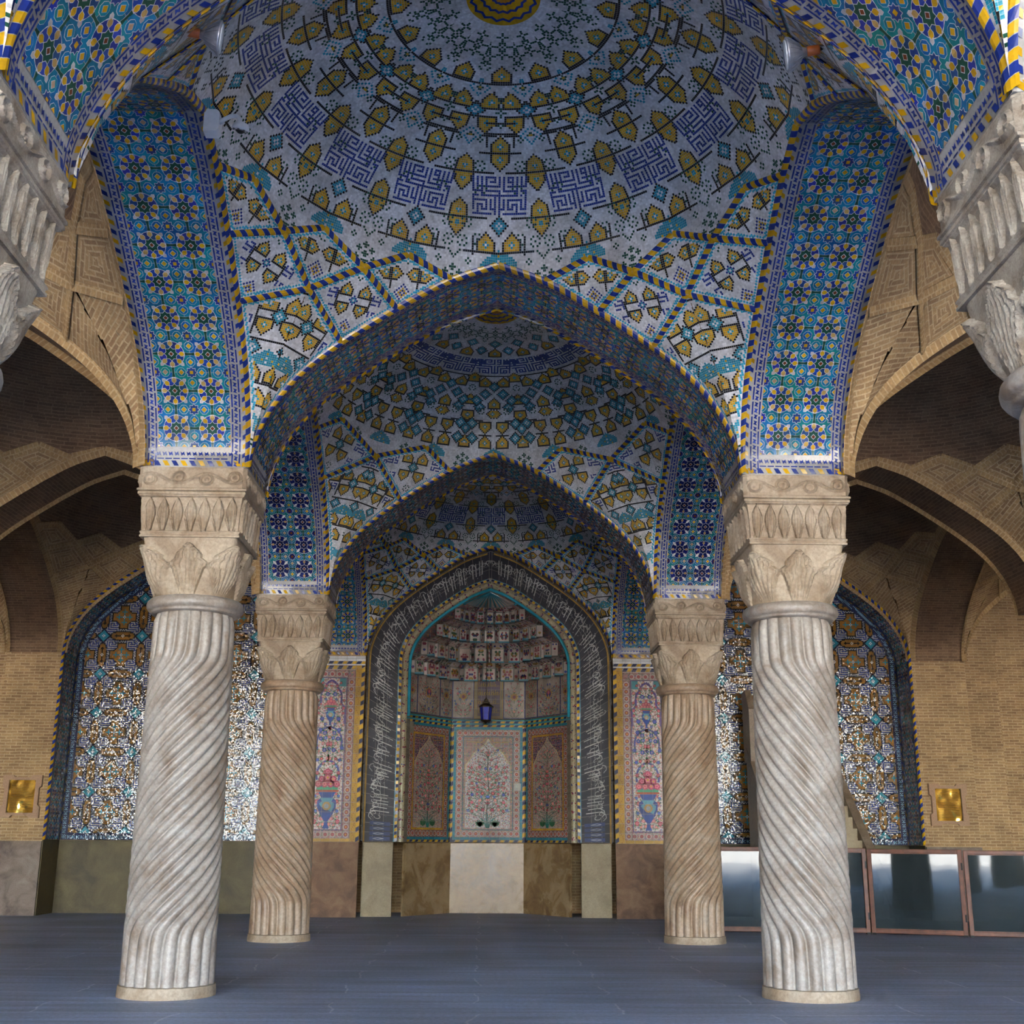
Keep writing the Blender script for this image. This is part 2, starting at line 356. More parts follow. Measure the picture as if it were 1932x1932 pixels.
# ------------------------------------------------------------------ stamps for the brick-pixel patterns
F_ = ["....k....", "...kyk...", "..kyyyk..", ".kyyyyyk.", "kyyytyyyk", "kyytwtyyk", "kyyytyyyk", "kyyyyyyyk", "kkkkkkkkk"]
FW = ["...k.k.k...", "..kyyyyyk..", ".kyytyyyyk.", "kyytwtyyyyk", ".kyytyyyyk.", "..kyyyyyk..", "...k.k.k..."]
FS = ["...k...", "..kyk..", ".kyyyk.", "kyytyyk", "kytwtyk", "kyytyyk", "kkkkkkk"]
QG = [".g.g.", "g...g", "..g..", "g...g", ".g.g."]
PG = ["..g..", "..g..", "gg.gg", "..g..", "..g.."]
PL = [".g.", "g.g", ".g."]
ST = ["....t....", "...t.t...", "..t...t..", ".t..g..t.", "t..gyg..t", ".t..g..t.", "..t...t..", "...t.t...", "....t...."]
DT = ["....k....", "...ktk...", "..ktttk..", ".kttwttk.", "kttwtwttk", ".kttwttk.", "..ktttk..", "...ktk...", "....k...."]
BY = ["....b....", "...b.b...", "..b.y.b..", ".b.yby.b.", "b.yb.by.b", ".b.yby.b.", "..b.y.b..", "...b.b...", "....b...."]
BLK = ["........t........", "......ttttt......", ".....tttytttt....", "...tttttttttttt..", "..ttttttwttttttt.", ".tttttyttttyttttt", "ttttttttwtttttttt", "tttyttttttttytttt"]
GC = ["......g......", ".....ggg.....", "...g..g..g...", "..ggg...ggg..", "...g..g..g...", ".....ggg.....", "..g...g...g..", ".ggg.....ggg.", "..g..ggg..g..", "......g......"]
KU = ["b.b.bbbbb.b.bbb.b.b.b", "b.b.b...b.b.b.b.b.b.b", "b.b.b.bbb.b.bbb.b.b.b", "b.b.b.....b...b.b.b.b", "b.b.bbbbbbb.bbb.bbb.b", "b...................b",
      "bbbbbbbbb.b.bbbbbbbbb", "........b.b.b........", "bbbbbbb.b.b.b.bbbbbbb", "b.....b.b.b.b.b.....b", "b.bbb.b.b.b.b.b.bbb.b", "b.b.b.b.b.b.b.b.b.b.b", "b.bbbbb.bbbbb.bbbbb.b"]
KS = ["b.b.bbb.b", "b.b.b.b.b", "b.b.bbb.b", "b.b...b.b", "bbbbbbb.b", "......b..", "b.bbbbbbb", "b.b......", "bbb.bbbbb"]
KT = ["b.bbb", "b...b", "bbbbb", "....b", "bbb.b"]
DC = 0.025
def canvas(w_, h_): return np.full((h_, w_), '.', dtype='<U1')
def stamp(cv, art, cx, cy, rot=0, over=True):
    a = np.array([list(r.ljust(max(map(len, art)), '.')) for r in art])[::-1]
    if rot: a = np.rot90(a, rot)
    h, w_ = a.shape; oy, ox = cv.shape[0]//2, cv.shape[1]//2
    for j in range(h):
        for i in range(w_):
            if a[j, i] != '.':
                y, x = cy+j-h//2, cx+i-w_//2+ox
                if 0 <= y < cv.shape[0] and 0 <= x < cv.shape[1]: cv[y, x] = a[j, i]
def bar(cv, x0, x1, y, ch='k'):
    ox = cv.shape[1]//2
    for x in range(x0, x1+1):
        if 0 <= x+ox < cv.shape[1] and 0 <= y < cv.shape[0]: cv[y, x+ox] = ch
def vbar(cv, x, y0, y1, ch='k'):
    for y in range(y0, y1+1): bar(cv, x, x, y, ch)

def mvc(P, poly):       # mean value coordinates
    d = poly[None]-P[:, None]; r = np.hypot(d[..., 0], d[..., 1])+1e-9
    dn = np.roll(d, -1, 1); rn = np.roll(r, -1, 1)
    cr = d[..., 0]*dn[..., 1]-d[..., 1]*dn[..., 0]; dt = (d*dn).sum(-1)
    t = np.tan(np.arctan2(cr, dt)/2)
    w_ = (t+np.roll(t, 1, 1))/r
    sm = w_.sum(1, keepdims=True); sm[np.abs(sm) < 1e-12] = 1e-12
    return w_/sm
def inside(P, poly):
    x, y = P[:, 0], P[:, 1]; r = np.zeros(len(P), bool); m = len(poly)
    for i in range(m):
        a, b_ = poly[i], poly[(i+1) % m]
        c = ((a[1] > y) != (b_[1] > y)) & (x < (b_[0]-a[0])*(y-a[1])/(b_[1]-a[1]+1e-15)+a[0])
        r ^= c
    return r
def nearest(P, poly):
    best = np.full(len(P), 1e9); Q = P.copy(); seg = np.zeros(len(P), int); ts = np.zeros(len(P)); m = len(poly)
    for i in range(m):
        a, b_ = poly[i], poly[(i+1) % m]; d = b_-a
        t = np.clip(((P-a)@d)/(d@d+1e-15), 0, 1); q = a+t[:, None]*d
        ds = np.hypot(*(P-q).T); k = ds < best
        best[k] = ds[k]; Q[k] = q[k]; seg[k] = i; ts[k] = t[k]
    return Q, best, seg, ts

def facet(mb, P3, cell, pat, cen, mode='pix', edge=True, off=(0, 0), axis=None, pc=None, flip=1, skip=999):
    """a vault facet laid in courses of small tiles, following its 3D outline exactly"""
    P3 = np.array(P3, float); m = len(P3); c0 = P3.mean(0)
    nrm = np.zeros(3)
    for i in range(m): nrm += np.cross(P3[i]-c0, P3[(i+1) % m]-c0)
    nrm /= np.linalg.norm(nrm)
    if nrm@(np.array(cen)-c0) < 0: nrm = -nrm
    ev = np.array([0, 0, 1.0])-nrm*nrm[2]; ev /= np.linalg.norm(ev); eu = np.cross(ev, nrm)
    if axis is not None:
        a_ = np.array(axis[1], float)-np.array(axis[0], float); a_ -= nrm*(a_@nrm); a_ /= np.linalg.norm(a_)
        if a_@eu < 0: a_ = -a_
        eu = a_; ev = np.cross(nrm, eu)
    if pc is not None: 
        c0 = np.array(pc, float); 
    eu = eu*flip
    Q = P3-c0; P2 = np.c_[Q@eu, Q@ev]; H = Q@nrm
    lo, hi = P2.min(0), P2.max(0)
    i0, i1 = int(np.floor(lo[0]/cell)), int(np.ceil(hi[0]/cell)); j0, j1 = int(np.floor(lo[1]/cell)), int(np.ceil(hi[1]/cell))
    if mode == 'pix': gx = (np.arange(i0, i1+2)-0.5)*cell
    else: gx = np.arange(i0, i1+1)*cell
    gy = np.arange(j0, j1+1)*cell
    X, Y = np.meshgrid(gx, gy); V2 = np.c_[X.ravel(), Y.ravel()]; nx = len(gx)
    cx_, cy_ = np.meshgrid((gx[:-1]+gx[1:])/2, (gy[:-1]+gy[1:])/2); CC = np.c_[cx_.ravel(), cy_.ravel()]
    keep = inside(CC, P2); _, dist, seg, ts = nearest(CC, P2)
    out = ~inside(V2, P2); NQ, nd, sg, tt = nearest(V2, P2); V2s = V2.copy(); V2s[out] = NQ[out]
    Wt = mvc(V2s+1e-7, P2); Hh = Wt@H; on = out | (nd < 1e-6)
    Hh[on] = (H[sg]*(1-tt)+H[(sg+1) % m]*tt)[on]
    V3 = c0+V2s[:, :1]*eu+V2s[:, 1:]*ev+Hh[:, None]*nrm
    idx = np.where(keep)[0]; jj, ii = idx//(nx-1), idx % (nx-1)
    a = jj*nx+ii; F = np.c_[a, a+1, a+nx+1, a+nx]
    if mode == 'pix':
        I = np.round(CC[idx, 0]/cell).astype(int)+off[0]; J = np.floor(CC[idx, 1]/cell).astype(int)+off[1]
        C = []
        h, w_ = pat.shape
        for k in range(len(idx)):
            dd = dist[idx[k]]
            if edge == 'm':
                e_ = int(dd/cell)
                ch = 'n' if e_ in (0, 4, 5) else ('l' if e_ in (1, 3) and (I[k]+J[k]) % 2 else ('l' if e_ == 2 and (J[k]+I[k]) % 4 < 2 else 'n')) if e_ < 6 else None
                if ch is None:
                    x, y = I[k]+w_//2, J[k]+h//2; ch = pat[y, x] if (0 <= x < w_ and 0 <= y < h) else '.'
            elif edge and dd < 0.040 and seg[idx[k]] < skip: ch = 'w'
            elif edge and dd < 0.064 and seg[idx[k]] < skip: ch = 'T'
            elif edge and dd < 0.080 and seg[idx[k]] < skip: ch = 'w'
            else:
                x, y = I[k]+w_//2, J[k]+h//2
                ch = pat[y, x] if (0 <= x < w_ and 0 <= y < h) else '.'
            C.append(GL[ch])
        ui = np.arange(len(gx))+i0; vj = np.arange(len(gy))+j0
        UX, VY = np.meshgrid(ui, vj); UV = np.c_[UX.ravel(), VY.ravel()]
    else:                                   # brick: courses run parallel to the nearest edge or slanted
        C = None
        if mode == 'ring':
            UV = None
        else:
            an = mode; ca, sa = math.cos(an), math.sin(an)
            UV = np.c_[V2[:, 0]*ca+V2[:, 1]*sa, -V2[:, 0]*sa+V2[:, 1]*ca]
    base = mb.n
    if mode == 'ring':
        # per-face edge following coordinates
        per = []
        for k in range(len(idx)):
            s_ = seg[idx[k]]; A, D = P2[s_], P2[(s_+1) % m]-P2[s_]; Ln = np.hypot(*D); D = D/Ln
            q = [((V2s[v]-A)@D, abs(D[0]*(V2s[v]-A)[1]-D[1]*(V2s[v]-A)[0])) for v in F[k]]; per.append(q)
        mb.add(V3, F.tolist(), C)
        for k in range(len(per)): mb.u[-len(per)+k] = per[k]
    else:
        mb.add(V3, F.tolist(), C, UV.tolist())

def rib(mb, pts, cen, wid=0.10, hgt=0.035, step=0.085, cols=('y', 'b'), skew=0.6, flat=False):
    """half-round band along a 3D polyline, laid in slanting coloured tiles"""
    P = [Vector(q) for q in pts]; cen = Vector(cen)
    d = [0]
    for a, b_ in zip(P, P[1:]): d.append(d[-1]+(b_-a).length)
    def at(s_):
        s_ = min(max(s_, 0), d[-1])
        for k in range(len(P)-1):
            if s_ <= d[k+1] or k == len(P)-2:
                t = (s_-d[k])/max(d[k+1]-d[k], 1e-9); return P[k].lerp(P[k+1], t), (P[k+1]-P[k]).normalized()
    nn = max(1, round(d[-1]/step)); st = d[-1]/nn
    prof = [(-0.5, 0.0), (-0.3, 0.75), (0, 1.0), (0.3, 0.75), (0.5, 0.0)] if not flat else [(-0.5, 0.2), (-0.48, 1), (0, 1), (0.48, 1), (0.5, 0.2)]
    def pt(s_, k):
        q, t = at(s_+prof[k][0]*skew*st*1.2); nrm = (cen-q); nrm = (nrm-t*nrm.dot(t)).normalized(); sd = t.cross(nrm)
        return q+sd*prof[k][0]*wid+nrm*prof[k][1]*hgt
    V = []; F = []; C = []; UV = []
    for i in range(nn):
        g = 0.07*st if not flat else 0
        for (a, b_, ch) in ((i*st, (i+1)*st-g, cols[i % len(cols)]),)+(((((i+1)*st-g), (i+1)*st, 'G'),) if g else ()):
            o = len(V)
            for k in range(5): V.append(tuple(pt(a, k)))
            for k in range(5): V.append(tuple(pt(b_, k)))
            for k in range(5): UV.append((a, prof[k][0]*wid))
            for k in range(5): UV.append((b_, prof[k][0]*wid))
            for k in range(4): F.append((o+k, o+5+k, o+6+k, o+k+1)); C.append(GL[ch])
    mb.add(V, F, C, UV)

# ------------------------------------------------------------------ vault over one bay (local: centre 0,0)
def arch_edge(h0, h1, side, n_=6):       # points along an arch edge; side 'N': y=+HY plane
    hs = np.linspace(h0, h1, n_+1)
    return [(h, float(prof_z(abs(h)))) for h in hs]
def vault_nodes(kind):
    if kind == 'A':
        top = [((0, 1), 7.80), ((.197, 1), 7.61), ((.375, .907), 7.77), ((.548, .82), 7.48), ((.694, .694), 7.75)]
    else:
        top = [((0, 1), 7.80), ((.275, 1), 7.50), ((.42, .88), 7.80), ((.71, .71), 7.47)]
    return top
def sym8(pt, z, k):
    a, b_ = pt
    if k % 2: a, b_ = b_, a
    q = k//2
    s_ = [(1, 1), (1, -1), (-1, -1), (-1, 1)][q]
    return (a*s_[0]*HX, b_*s_[1]*HY, z)
PAT_D = {}
def facet_pats(kind):
    kb = canvas(71, 71); c = 35
    for sx in (-1, 1):
        for sy in (-1, 1): stamp(kb, FS, sx*5, c+sy*5, 0 if sy > 0 else 2)
        stamp(kb, KT, sx*12, c+2); stamp(kb, KT, sx*12, c-6, 1); stamp(kb, PL, sx*10, c+10); stamp(kb, PL, sx*4, c+13); stamp(kb, FS, sx*4, c+18)
        vbar(kb, sx*9, c-4, c+3)
    stamp(kb, ["..b..", ".btb.", "bt.tb", ".btb.", "..b.."], 0, c); stamp(kb, BY, 0, c-14); stamp(kb, PL, 0, c+11)
    ka = canvas(71, 71)
    for sx in (-1, 1):
        stamp(ka, FS, sx*4, c+1, 1 if sx < 0 else 3); stamp(ka, FS, sx*11, c+1, 3 if sx < 0 else 1)
        stamp(ka, PL, sx*9, c+7); stamp(ka, PL, sx*16, c); vbar(ka, sx*7, c-6, c+7)
    stamp(ka, BY, 0, c-8); stamp(ka, QG, 0, c+8); stamp(ka, PL, 0, c+13)
    kc = canvas(111, 151); c = 75
    for sx in (-1, 1):
        stamp(kc, KS, sx*9, c+27); stamp(kc, KS, sx*20, c+27, 1); stamp(kc, KS, sx*20, c+15, 3); stamp(kc, F_, sx*6, c+14); stamp(kc, F_, sx*6, c+2, 2)
        stamp(kc, KT, sx*15, c+4); stamp(kc, F_, sx*20, c+3); stamp(kc, DT, sx*8, c-8); stamp(kc, KT, sx*17, c-8, 1)
        stamp(kc, F_, sx*5, c-19); stamp(kc, QG, sx*9, c-29); stamp(kc, F_, sx*29, c+24); stamp(kc, KT, sx*30, c+34)
        vbar(kc, sx*11, c-2, c+17)
    stamp(kc, KU, 0, c+42); stamp(kc, DT, 0, c+8); stamp(kc, BLK, 0, c-11); stamp(kc, F_, 0, c-30); stamp(kc, BLK, 0, c-41); stamp(kc, QG, 0, c-50); stamp(kc, F_, 0, c-60)
    for y in (c-24, c+21, c-4): bar(kc, -12, 12, y)
    if kind == 'B':
        c = 35; kb[:] = '.'
        for sx in (-1, 1):
            for sy in (-1, 1): stamp(kb, F_, sx*6, c+sy*7, 0 if sy > 0 else 2)
            stamp(kb, KS, sx*18, c+5, 0 if sx > 0 else 3); stamp(kb, KT, sx*15, c-8); stamp(kb, KS, sx*27, c+2, 1); stamp(kb, PL, sx*10, c+16)
        stamp(kb, DT, 0, c); stamp(kb, QG, 0, c-16); stamp(kb, GC, 0, c-26); stamp(kb, F_, 0, c+20)
        c = 75
        for sx in (-1, 1): stamp(kc, DT, sx*8, c+16); stamp(kc, F_, sx*16, c+12)
    return ka, kb, kc
def dome_pats(kind):
    H_ = 150; cc = canvas(51, H_); bc = canvas(51, H_)
    q = lambda r_: int(round(r_*0.0315/DC))      # designed on a 31.5 mm course, laid on DC
    if kind == 'A':
        stamp(cc, BLK, 0, q(14.5)); stamp(cc, DT, 0, q(24.5)); bar(cc, -16, 16, q(17)-1)
        for sx in (-1, 1):
            vbar(cc, sx*12, q(15), q(21)); stamp(cc, F_, sx*6, q(17)+3)
            stamp(cc, QG, sx*17, q(19)); stamp(cc, QG, sx*15, q(27)-2)
        KU2 = ["b.b.b.bbbbb.b.b.bbb.b.b.b", "b.b.b.b...b.b.b.b.b.b.b.b", "b.b.b.b.bbb.b.b.bbb.b.b.b", "b.b.b.b.....b.b...b.b.b.b", "b.b.b.bbbbbbb.b.bbb.b.bbb", "b...b.........b.....b....", "bbbbb.bbbbbbb.bbbbbbb.bbb", "....b.......b.......b...b",
               "bbb.bbbbbbbbbbbbbbbbb.b.b", "b.........b.b...........b", "bbbbbbb.b.b.b.b.bbbbbbb.b", "b.....b.b.b.b.b.b.....b.b", "b.bbb.b.b.b.b.b.b.bbb.b.b", "b.b.b.b.b.b.b.b.b.b.b.b.b", "b.b.bbb.bbb.bbb.bbb.b.bbb", "..b.......b.b.......b....", "bbbbbbbbb.b.b.bbbbbbbbbbb"]
        stamp(cc, KU2, 0, q(35))
        bar(cc, -9, 9, q(50)); stamp(cc, F_, 0, q(50)-4, 2); stamp(cc, F_, 0, q(50)+4)
        for sx in (-1, 1): stamp(cc, QG, sx*9, q(45)); stamp(cc, PL, sx*9, q(50)+6); vbar(cc, sx*6, q(52), q(58))
        stamp(cc, PL, 0, q(60)); stamp(cc, PG, 0, q(65)); bar(cc, -7, 7, q(57)); bar(cc, -6, 6, q(62)-1)
        stamp(cc, PL, 0, q(70)); stamp(cc, F_, 0, q(80)); bar(cc, -8, 8, q(76))
        stamp(bc, GC, 0, q(8)); stamp(bc, PL, -7, q(13)); stamp(bc, PL, 7, q(13)); stamp(bc, ["g.....g", ".g...g.", "..g.g..", "...g..."], 0, q(15))
        for yy in (q(27), q(43)): bar(bc, -13, 13, yy); stamp(bc, F_, 0, yy-4, 2); stamp(bc, F_, 0, yy+4)
        for sx in (-1, 1): stamp(bc, QG, sx*10, q(20)); stamp(bc, QG, sx*9, q(37)-1); stamp(bc, F_, sx*6, q(62)-2, 2); stamp(bc, F_, sx*6, q(69)+1); bar(bc, sx*8-3, sx*8+3, q(56))
        stamp(bc, ST, 0, q(56)); stamp(bc, DT, 0, q(66)); stamp(bc, ST, 0, q(75)); stamp(bc, QG, 0, q(83))
    else:
        for sx in (-1, 1):
            stamp(cc, F_, sx*6, q(18)); stamp(cc, F_, sx*6, q(25)+1, 2); stamp(cc, DT, sx*15, q(20)); stamp(cc, DT, sx*15, q(28)); stamp(cc, QG, sx*9, q(35)); stamp(cc, DT, sx*6, q(45)); stamp(cc, DT, sx*12, q(41)); stamp(cc, F_, sx*6, q(53))
            bar(cc, sx*6-4, sx*6+4, q(21)+1)
        stamp(cc, BLK, 0, q(13)); stamp(cc, FW, 0, q(33)); stamp(cc, F_, 0, q(40)); stamp(cc, DT, 0, q(50))
        stamp(cc, KU, 0, q(64)); stamp(cc, F_, 0, q(75)); stamp(cc, DT, 0, q(82)); bar(cc, -9, 9, q(57))
        stamp(bc, GC, 0, q(9)); stamp(bc, F_, 0, q(18)); stamp(bc, DT, 0, q(25)); stamp(bc, F_, 0, q(32), 2); stamp(bc, DT, -7, q(37)); stamp(bc, DT, 7, q(37)); stamp(bc, F_, 0, q(42))
        stamp(bc, QG, 0, q(49)); stamp(bc, F_, 0, q(56)); stamp(bc, KS, 0, q(66)); stamp(bc, DT, 0, q(76)); bar(bc, -11, 11, q(29)); 
    for sx in (-1, 0, 1): stamp(cc, PG, sx*5, q(87)+(sx == 0)); stamp(bc, PG, sx*4, q(91))
    stamp(cc, PL, 0, q(92)); stamp(bc, PL, 0, q(84)); stamp(cc, PG, 0, q(95))
    return cc, bc

def make_vault(kind, style, label, cat, loc, scale=(1, 1, 1)):
    tile = style == 'tile'
    root = thing('tiled_vault' if tile else 'brick_vault', label, cat, loc, scale=scale)
    top = vault_nodes(kind); cen = (0, 0, 6.3)
    if kind == 'A':
        N1 = ((.75, .75), 7.13); Q1 = ((.425, 1), prof_z(.425)); Q2 = ((.65, 1), prof_z(.65))
    else:
        N1 = top[3]; Q2 = ((.575, 1), prof_z(.575))
    K = ((1, 1), ZS)
    pk = facet_pats(kind)
    cell = 0.0235 if tile else 0.06
    bm_ = M_PIX if tile else M_BRICK
    for q in range(4):                      # four corners
        sub = MB(); rb = MB(); names = []
        def P(nd, k): return sym8(nd[0], nd[1], k)
        def K_pt(k): return sym8((1, 1), ZS, k)
        for k in (2*q, 2*q+1):
            def run(h0, h1, n_=5): return [sym8((h, 1), float(prof_z(h)), k) for h in np.linspace(h0, h1, n_+1)]
            fold = [sym8((a, a), z, 2*q) for a, z in ((1, ZS), (.965, 5.85), (.90, 6.35), (.825, 6.78))]+[P(N1, 2*q)]
            if kind == 'A':
                kA = [P(top[2], k), P(top[3], k)]+run(.425, .197, 4)
                mid_ = lambda *q_: np.mean(np.array(q_), 0)
                facet(sub, kA, cell, pk[0], cen, 'pix' if tile else 'ring', axis=(P(top[1], k), P(top[3], k)), pc=mid_(P(top[1], k), P(top[3], k), P(top[2], k), P(Q1, k)))
                kB = [P(top[3], k), P(N1, k)]+run(.65, .425, 4)
                facet(sub, kB, cell, pk[1], cen, 'pix' if tile else 'ring', axis=(P(N1, k), P(Q1, k)), pc=mid_(P(N1, k), P(Q1, k), P(top[3], k), P(Q2, k)))
                rib_edges = [[P(top[1], k), P(top[2], k)], [P(top[2], k), P(top[3], k)], [P(top[3], k), P(top[4], k)], [P(top[3], k), P(Q1, k)], [P(top[3], k), P(N1, k)], [P(N1, k), P(Q2, k)]]
                hq = .65
            else:
                kA = [P(top[2], k), P(top[3], k)]+run(.575, .275, 5)
                facet(sub, kA, cell, pk[1], cen, 'pix' if tile else 'ring', axis=(P(top[1], k), P(top[3], k)), pc=np.mean(np.array([P(top[1], k), P(top[3], k), P(top[2], k), P(Q2, k)]), 0))
                rib_edges = [[P(top[1], k), P(top[2], k)], [P(top[2], k), P(top[3], k)], [P(top[3], k), P(Q2, k)]]
                hq = .575
            # lower half facet from the column corner
            hs = np.r_[1.0, PROF[(PROF[:, 0] < .9985) & (PROF[:, 0] > hq+.01), 0][::4], hq]
            curve = [sym8((h, 1), float(prof_z(h)), k) for h in hs]
            poly = curve+fold[::-1][:-1]
            facet(sub, poly, cell, pk[2], cen, 'pix' if tile else (0.5 if k % 2 else -0.5), edge=True, off=(0, 0), skip=len(curve), flip=1 if k % 2 else -1, pc=np.array(P(N1, k))*.50+np.array(P(Q2, k))*.25+np.array(K_pt(k))*.25)
            for e in rib_edges:
                if tile: rib(rb, e, cen, .075, .022, .065)
                else: rib(rb, e, cen, 0.13, 0.02, 0.07, ('w',), 0, True)
            # band along the arch edge
            ed = [sym8((h, 1), float(prof_z(h)), k) for h in list(PROF[:-1:3, 0])+[0.0]]
            if tile: rib(rb, ed, cen, 0.085, 0.02, 0.075)
            else: rib(rb, ed, cen, 0.22, 0.012, 0.075, ('w',), 0, True)
        if kind == 'A':
            qq = [P(top[3], 2*q), P(top[4], 2*q), P(top[3], 2*q+1), P(N1, 2*q)]; facet(sub, qq, cell, pk[0], cen, 'pix' if tile else 'ring', axis=(qq[0], qq[2]), pc=np.mean(np.array(qq), 0))
        o = sub.build('pendentive', bm_, root)
        rb.build('rib_band', M_CUT if tile else M_BRICKH, o)
    # dome shell, laid in rings
    zb, rise, r0 = 7.40, 1.66, 0.99
    bt = []                                 # boundary nodes by angle
    for k in range(8):
        for nd in top: 
            x, y, z = sym8(nd[0], nd[1], k); bt.append((math.atan2(x/HX, y/HY) % (2*PI), math.hypot(x/HX, y/HY), z))
    bt = sorted(set((round(a, 5), round(r, 5), round(z, 5)) for a, r, z in bt)); ba = np.array(bt)
    ba = np.vstack([ba[-1]-[2*PI, 0, 0], ba, ba[0]+[2*PI, 0, 0]])
    # straight edges between nodes in plan
    def bound(th):
        th = np.asarray(th) % (2*PI); i = np.clip(np.searchsorted(ba[:, 0], th, 'right')-1, 0, len(ba)-2)
        A, D = ba[i], ba[i+1]
        ax, ay, bx, by = A[..., 1]*np.sin(A[..., 0]), A[..., 1]*np.cos(A[..., 0]), D[..., 1]*np.sin(D[..., 0]), D[..., 1]*np.cos(D[..., 0])
        sx, sy = np.sin(th), np.cos(th)
        den = (bx-ax)*sy-(by-ay)*sx; den = np.where(np.abs(den) < 1e-9, 1e-9, den)
        t = np.clip((ay*sx-ax*sy)/den*1.0, 0, 1)
        px, py = ax+t*(bx-ax), ay+t*(by-ay)
        return np.hypot(px, py), A[..., 2]+t*(D[..., 2]-A[..., 2])
    phs = np.linspace(0, PI/2, 600); rr = r0*np.cos(phs)**0.92; zz = zb+rise*np.sin(phs)
    arc = np.r_[0, np.cumsum(np.hypot(np.diff(rr)*2.77, np.diff(zz)))]
    cl = DC if tile else 0.08
    nr = int(arc[-1]/cl)
    rmed = 0.132 if tile else 0.0
    def pos(th, ph):
        R = r0*np.cos(ph)**0.92; Z = zb+rise*np.sin(ph)
        br, bz = bound(th); pb = np.arcsin(np.clip((bz-zb)/rise, 0, 1)); Rb = r0*np.cos(pb)**0.92
        ph2 = np.maximum(ph, pb); R = r0*np.cos(ph2)**0.92; Z = zb+rise*np.sin(ph2)
        wgt = np.clip(1-(ph2-pb)/0.35, 0, 1)**2
        R = R+(br-Rb)*wgt
        return R*HX*np.sin(th), R*HY*np.cos(th), Z
    cc, bc = dome_pats(kind)
    V = []; F = []; C = []; UV = []; vo = 0
    Vl = []
    for j in range(nr):
        a0, a1 = j*cl, (j+1)*cl
        p0, p1 = np.interp([a0, a1], arc, phs); rm = np.interp((a0+a1)/2, arc, rr)
        if rm < rmed: break
        circ = 2*PI*rm*2.77
        if tile:
            half = circ/16/cl/2; nn = int(math.floor(half+0.5)); cols = np.arange(-nn, nn+1); e = np.r_[np.arange(-nn, nn+1)-0.5, nn+0.5]
            e = np.clip(e, -half, half)/half*(PI/16)
            for s_ in range(16):
                th = s_*PI/8+e; thm = (th[:-1]+th[1:])/2; _, bz = bound(thm); pb = np.arcsin(np.clip((bz-zb)/rise, 0, 1))
                ok = (p0+p1)/2 > pb-0.5*(p1-p0)
                ok &= (th[1:]-th[:-1]) > 1e-6
                if not ok.any(): continue
                A = np.c_[pos(th, np.full(len(th), p0))]; A = np.stack(pos(th, np.full(len(th), p0)), 1); D = np.stack(pos(th, np.full(len(th), p1)), 1)
                o = vo; Vl.append(A); Vl.append(D); vo += 2*len(th)
                for i in np.where(ok)[0]:
                    F.append((o+i, o+i+1, o+len(th)+i+1, o+len(th)+i)); ci = cols[i]
                    ch = cc[j, ci+25] if abs(ci) <= 25 else '.'
                    if ch == '.':
                        bi = ci-half if ci > 0 else ci+half; bi = int(round(bi))
                        ch = bc[j, bi+25] if abs(bi) <= 25 else '.'
                    if ci in (-nn, nn) and ch == '.': ch = 'w'
                    C.append(GL[ch]); uo = s_*60+ci; UV.append([(uo, j), (uo+1, j), (uo+1, j+1), (uo, j+1)])
        else:
            ns_ = 192; th = np.linspace(0, 2*PI, ns_+1); thm = (th[:-1]+th[1:])/2; _, bz = bound(thm); pb = np.arcsin(np.clip((bz-zb)/rise, 0, 1))
            ok = (p0+p1)/2 > pb-0.5*(p1-p0)
            A = np.stack(pos(th, np.full(ns_+1, p0)), 1); D = np.stack(pos(th, np.full(ns_+1, p1)), 1)
            o = vo; Vl.append(A); Vl.append(D); vo += 2*(ns_+1)
            for i in np.where(ok)[0]:
                F.append((o+i, o+i+1, o+ns_+1+i+1, o+ns_+1+i)); C.append((1, 1, 1)); q = circ/ns_
                UV.append([(i*q, a0), ((i+1)*q, a0), ((i+1)*q, a1), (i*q, a1)])
        last = (p1, rm)
    d = MB(); d.v = [np.concatenate(Vl)]; d.n = vo; d.f = [list(f) for f in F]; d.c = C; d.u = UV
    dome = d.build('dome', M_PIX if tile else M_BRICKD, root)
    if tile:                               # yellow medallion with cobalt zigzags at the crown
        md = MB(); K_ = 32; zt = zb+rise*math.sin(last[0]); R = last[1]
        rings = [1.02, 0.86, 0.78, 0.60, 0.52, 0.34, 0.27, 0.0]; colr = ['y', 'b', 'y', 'b', 'y', 'b', 'o']
        for a_ in range(len(rings)-1):
            for i in range(K_):
                def rp(rv, k): 
                    f = rv*(1+(0.05 if k % 2 else -0.05)) if 0 < a_ or rv != rings[0] else rv
                    if rv == 0: f = 0
                    an = 2*PI*k/K_; return (f*R*HX*math.sin(an), f*R*HY*math.cos(an), zt+0.005-(1-f)*0.0+0.05*(1-f))
                md.add([rp(rings[a_], i), rp(rings[a_], i+1), rp(rings[a_+1], i+1), rp(rings[a_+1], i)], [(0, 1, 2, 3)], GL[colr[a_]], [(i, a_), (i+1, a_), (i+1, a_+1), (i, a_+1)])
        md.build('medallion', M_CUT, root)
    return root

